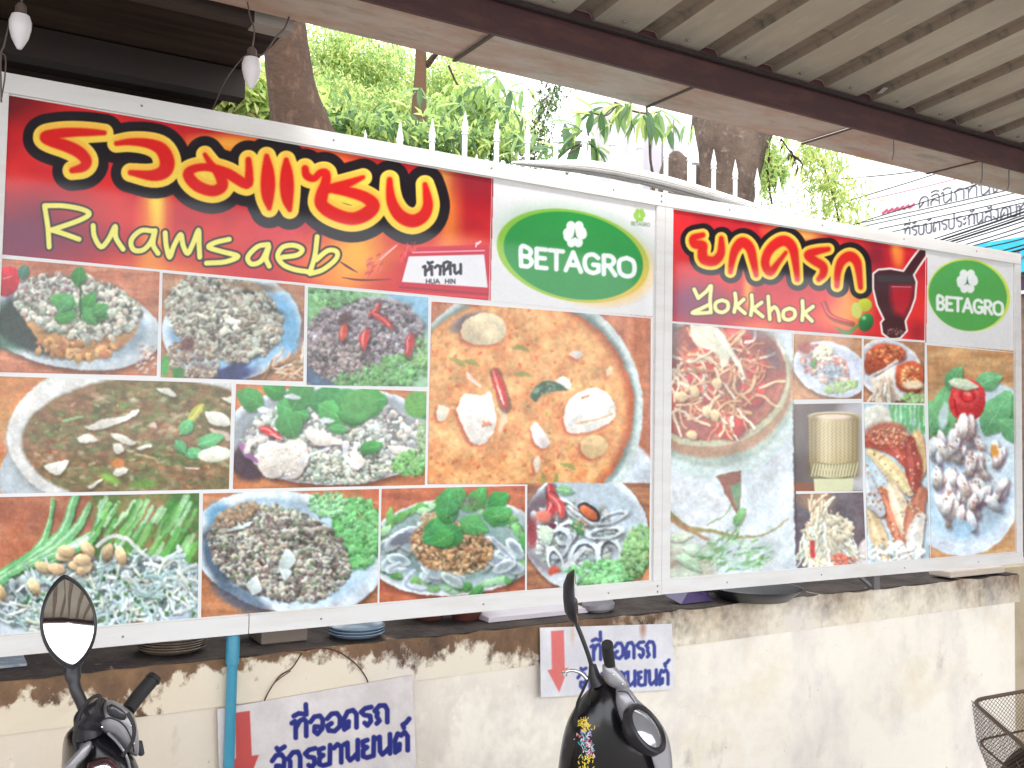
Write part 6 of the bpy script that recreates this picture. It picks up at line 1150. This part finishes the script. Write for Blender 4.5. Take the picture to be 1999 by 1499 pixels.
pillow('instrument_glass', [(208, 1380), (222, 1375), (246, 1392), (244, 1406), (228, 1404), (212, 1396)], 2.125, .008, mat('instrument_dark', (.03, .03, .035), .1, 0, .7), ms1, .006)
pillow('front_cowl', [(150, 1412), (180, 1405), (205, 1425), (245, 1455), (270, 1495), (285, 1560), (270, 1640), (205, 1660), (140, 1640), (112, 1560), (120, 1500), (126, 1440)], 2.22, .10, M_BLK, ms1, .12, 8)
pillow('trim_left', [(122, 1500), (146, 1472), (170, 1448), (180, 1452), (172, 1475), (150, 1500), (140, 1530), (122, 1530)], 2.09, .02, M_SIL, ms1, .02)
pillow('inner_cover', [(172, 1490), (205, 1478), (230, 1492), (240, 1530), (200, 1560), (165, 1530)], 2.09, .03, mat('cover_maroon', (.06, .02, .025), .3, 0, .5), ms1, .02)
pillow('key_plate', [(182, 1497), (205, 1490), (218, 1500), (212, 1520), (190, 1520)], 2.055, .006, M_CHR, ms1, .006)
MB().tube(cr2([(246, 1410), (268, 1455), (276, 1470), (272, 1450)], [2.2, 2.22, 2.22, 2.24]), .008, 8).build('brake_lever', M_PLS, ms1, True)
for P in ([(168, 1400), (150, 1420), (146, 1450), (158, 1480)], [(186, 1392), (196, 1360), (176, 1366), (158, 1392), (150, 1425)], [(250, 1392), (262, 1420), (258, 1450), (240, 1476)]): MB().tube(crom(cr2(P, 2.10), 5), .0042, 8).build('cable', M_RUB, ms1, True)
for x, y, d in ((258, 1418, 2.125), (262, 1452, 2.125), (200, 1420, 2.12)): MB().lathe([(.0025, 0), (.0025, .001), (.001, .0018)], atD(x, y, d), -AX[2], 8).build('screw', M_CHR, ms1, True)
MB().tube(crom(cr2([(196, 1408), (214, 1402), (240, 1414), (256, 1440), (262, 1468)], [2.125, 2.12, 2.12, 2.125, 2.14]), 5), .0016, 6).build('seam', M_RUB, ms1, True)
MB().tube(crom(cr2([(212, 1432), (232, 1452), (248, 1478), (256, 1510)], [2.13, 2.118, 2.12, 2.13]), 5), .003, 6).build('trim_strip', M_SIL, ms1, True)
scooter_low(ms1, atD(205, 1560, 2.3), FH * .8 + RH * .6)
# --- right motorcycle: facing right, mirror edge on, round lamp lens
D2 = 2.6
ms2 = thing('motorcycle', atD(1200, 1430, D2) * np.array([1, 1, 0]), 'black motorcycle in the middle with coloured stickers and a grey ringed round headlamp', 'motorcycle', 'motorcycles parked along the wall')
n2_ = AX[0] * .97 - AX[2] * .13 + AX[1] * .06; u2 = AX[1] * .97 - AX[0] * .17
c2 = atD(1123, 1167, D2)
h2 = MB().loft(oval(c2, n2_, u2, .076, .052, [(.02, -.032), (.5, -.029), (.85, -.017), (1, .0), (.96, .003)], egg=-.1)).build('mirror_housing', M_PLS, ms2, True)
MB().loft(oval(c2, n2_, u2, .072, .048, [(1.0, .0035), (.6, .0045), (.02, .005)], egg=-.1)).build('mirror_glass', M_GLS, h2, True)
MB().tube(crom(cr2([(1124, 1214), (1137, 1246), (1150, 1282), (1158, 1312)], D2), 4), .006, 10).build('mirror_stalk', M_PLS, ms2, True)
MB().tube(cr2([(1157, 1298), (1160, 1318), (1168, 1336)], D2), [.010, .016, .023], 12).build('switch_housing', M_PLS, ms2, True)
MB().tube(cr2([(1186, 1258), (1188, 1280), (1192, 1304)], [2.50, 2.53, 2.56]), [.015, .0155, .014], 16).build('grip', M_RUB, ms2, True)
MB().tube(crom(cr2([(1102, 1319), (1104, 1312), (1118, 1309), (1134, 1314), (1146, 1326)], 2.52), 4), [.008] * 4 + [.0045] * 13, 10).build('brake_lever', M_CHR, ms2, True)
cow = pillow('front_cowl', [(1150, 1345), (1172, 1318), (1196, 1322), (1216, 1350), (1236, 1384), (1262, 1420), (1290, 1455), (1306, 1500), (1312, 1600), (1290, 1700), (1200, 1740), (1110, 1700), (1085, 1600), (1090, 1500), (1104, 1420), (1128, 1372)], 2.64, .105, M_BLK, ms2, .11, 9)
pillow('handlebar_cover', [(1176, 1298), (1190, 1292), (1212, 1312), (1228, 1336), (1226, 1348), (1206, 1346), (1186, 1336), (1178, 1320)], 2.56, .025, M_SIL, ms2, .03)
pillow('lamp_surround', [(1203, 1346), (1226, 1342), (1246, 1366), (1270, 1388), (1296, 1420), (1310, 1460), (1314, 1520), (1312, 1580), (1290, 1540), (1270, 1470), (1236, 1440), (1214, 1410), (1203, 1375)], 2.56, .03, M_SIL, ms2, .06, 7)
nl = -AX[2] * .44 + (AX[0] * .743 + AX[1] * .669) * .85; cl_ = atD(1262, 1423, 2.49)
lm = MB().loft(oval(cl_, nl, AX[0] * .67 - AX[1] * .743, .069, .062, [(.7, -.04), (1.0, -.016), (1.0, .005), (.93, .008), (.86, .003)], egg=0)).build('headlamp', M_PLS, ms2, True)
MB().loft(oval(cl_, nl, AX[0] * .67 - AX[1] * .743, .055, .047, [(1.0, .002), (.8, .008), (.5, .013), (.02, .015)], egg=0)).build('lens', M_LENS, lm, True)
for P in ([(1150, 1322), (1140, 1345), (1128, 1372), (1124, 1400)], [(1160, 1334), (1152, 1352), (1150, 1376)]): MB().tube(crom(cr2(P, [2.53, 2.54, 2.56, 2.58][:len(P)]), 5), .0036, 8).build('cable', M_RUB, ms2, True)
for x, y, d in ((1198, 1318, 2.528), (1216, 1336, 2.53), (1236, 1376, 2.52)): MB().lathe([(.0022, 0), (.0022, .001), (.001, .0018)], atD(x, y, d), -AX[2], 8).build('screw', M_CHR, ms2, True)
MB().tube(crom(cr2([(1206, 1350), (1224, 1352), (1240, 1372)], [2.53, 2.525, 2.525]), 5), .0016, 6).build('seam', M_RUB, ms2, True)
scooter_low(ms2, atD(1200, 1640, 2.72), RH * .95 + FH * .3)
# stickers: small coloured letter-like scraps on the cowl, laid on its surface
from mathutils.bvhtree import BVHTree
bv = BVHTree.FromPolygons([v.co for v in cow.data.vertices], [tuple(p.vertices) for p in cow.data.polygons])
rs_ = random.Random(3); ST = [mat('sticker_' + n_, c_, .35) for n_, c_ in (('yellow', (.75, .55, .05)), ('teal', (.03, .40, .36)), ('white', (.65, .6, .7)), ('violet', (.25, .18, .45)), ('red', (.55, .12, .12)))]
mbs = [MB() for _ in ST]
def onbody(x, y):
    d = Vector(ray(x, y)).normalized(); r_ = bv.ray_cast(V(CAM), d); return r_[0] + r_[1] * .0015 * (-1 if r_[1].dot(d) > 0 else 1) if r_[0] else None
path = crom([(1142, 1405), (1144, 1420), (1140, 1440), (1150, 1462), (1148, 1480), (1144, 1510), (1152, 1540), (1150, 1570)], 16)
for i in range(300):
    x, y = path[rs_.randrange(len(path))][:2]; x += rs_.gauss(0, 7); y += rs_.gauss(0, 3); t = (y - 1400) / 170
    k = 0 if t < .16 or .45 < t < .6 else (rs_.choice((1, 2, 4)) if t > .35 else rs_.choice((2, 3, 1, 4)))
    w_, h_ = rs_.uniform(.5, 1.1), rs_.uniform(1.5, 4.2); a = rs_.uniform(-1.4, 1.4); ca, sa = math.cos(a), math.sin(a)
    P = [onbody(x + u * w_ * ca - v * h_ * sa, y + u * w_ * sa + v * h_ * ca) for u, v in ((-1, -1), (1, -1), (1, 1), (-1, 1))]
    if all(p is not None for p in P): mbs[k].add(P, [(0, 1, 2, 3)])
for mb_, m_ in zip(mbs, ST):
    if mb_.v: tag(mb_.build('sticker', m_, ms2), None, None, None, 'stuff')
# ---------------------------------------------------------------- bicycle with a wire basket
M_WM = mat('basket_wire', (.11, .075, .055), .5, .5, .4, [(30, (.12, .06, .04), .5, .7, S1)])
bc = thing('bicycle', atD(1990, 1450, 3.5) * np.array([1, 1, 0]), 'bicycle at the right edge with a rusty brown wire mesh basket', 'bicycle')
R0, R1, R3 = atD(1897, 1368, 3.7), atD(2085, 1334, 4.0), atD(2050, 1502, 3.0); R2 = R1 + R3 - R0
cen = (R0 + R1 + R2 + R3) / 4; low = [cen + (p - cen) * s_ + UP * -.25 + (AX[0] * .0) for p, s_ in zip((R0, R1, R2, R3), (.80,) * 4)]; top = [R0, R1, R2, R3]
K0 = atD(1894, 1450, 3.68)
def rnd(c4, rad=.12, n=5):
    out = []
    for i in range(4):
        a, b, c_ = c4[i - 1], c4[i], c4[(i + 1) % 4]
        for k in range(n): t = k / (n - 1); p = b + (a - b) * rad; q = b + (c_ - b) * rad; out.append((1 - t) ** 2 * p + 2 * t * (1 - t) * b + t * t * q)
    return out
bs = MB(); ring = rnd(top); mb_ = MB().tube(ring + [ring[0], ring[1]], .0075, 8); rimo = mb_.build('basket_rim', M_WM, bc, True)
mid_ = [a + (b - a) * .55 + 0 * UP for a, b in zip(top, low)]; mid_ = [cen + (p - cen) * 1.06 if i == 0 else p for i, p in enumerate(mid_)]
for lv in (mid_, low): r_ = rnd(lv); MB().tube(r_ + [r_[0], r_[1]], .0045, 6).build('basket_hoop', M_WM, bc, True)
def face(a, b, c_, d, nx, ny):
    L_ = lambda u, v: (a * (1 - u) + b * u) * (1 - v) + (d * (1 - u) + c_ * u) * v
    for s_ in (1, -1):
        for i in range(-ny, nx + ny):
            u0, u1 = i / nx, (i + ny) / nx; v0, v1 = 0.0, 1.0
            if s_ < 0: u0, u1 = u1, u0
            if u0 == u1: continue
            lo_, hi_ = 0.0, 1.0
            for ua, ub in ((u0, u1),):
                for bd in (0, 1):
                    t = (bd - ua) / (ub - ua)
                    if (ub > ua) == (bd == 0): lo_ = max(lo_, t)
                    else: hi_ = min(hi_, t)
            if hi_ - lo_ > .02: bs.tube([L_(u0 + (u1 - u0) * lo_, lo_), L_(u0 + (u1 - u0) * hi_, hi_)], .0011, 3, caps=False)
for i in range(4):
    j = (i + 1) % 4; face(top[i], top[j], mid_[j], mid_[i], 26, 9); face(mid_[i], mid_[j], low[j], low[i], 22, 8)
face(low[0], low[1], low[2], low[3], 20, 20)
tag(bs.build('basket_mesh', M_WM, bc), None, None, None, 'stuff')
hb = cen + RH * .12; hb2 = np.array([hb[0], hb[1], hb[2] - .12]); Fd = RH * .25 - FH; Fd /= np.linalg.norm(Fd); Sd = np.cross(Fd, UP)
wf = np.array([cen[0], cen[1], .33]); wr = wf - Fd * -1.05
for c in (wf, wf + RH * 1.0 - FH * .35):
    a, b = MB(), MB(); a.lathe([(.33 - .02, -.016), (.33, -.006), (.33, .006), (.33 - .02, .016), (.31, -.016)], c, Sd, 40)
    for k in range(16): t = k * math.pi / 8; b.tube([c, c + UP * .31 * math.cos(t) + np.cross(Sd, UP) * .31 * math.sin(t)], .0015, 3)
    w_ = a.build('wheel', M_RUB, bc, True); b.build('spokes', M_CHR, w_)
wr = wf + RH * 1.0 - FH * .35
MB().tube([wf, np.array([cen[0], cen[1], .62]), np.array([cen[0], cen[1], .72]) + FH * .12], .014, 8).tube([np.array([cen[0], cen[1], .66]) + FH * .12, (wf + wr) / 2 - UP * .05], .016, 8).tube([(wf + wr) / 2 - UP * .05, wr], .012, 8).tube([(wf + wr) / 2 - UP * .05, (wf + wr) / 2 + UP * .5 + FH * .1], .014, 8).build('bicycle_frame', M_PIPE, bc, True)
MB().tube([cen - UP * .26, np.array([cen[0], cen[1], .66])], .01, 6).build('basket_stay', M_WM, bc)
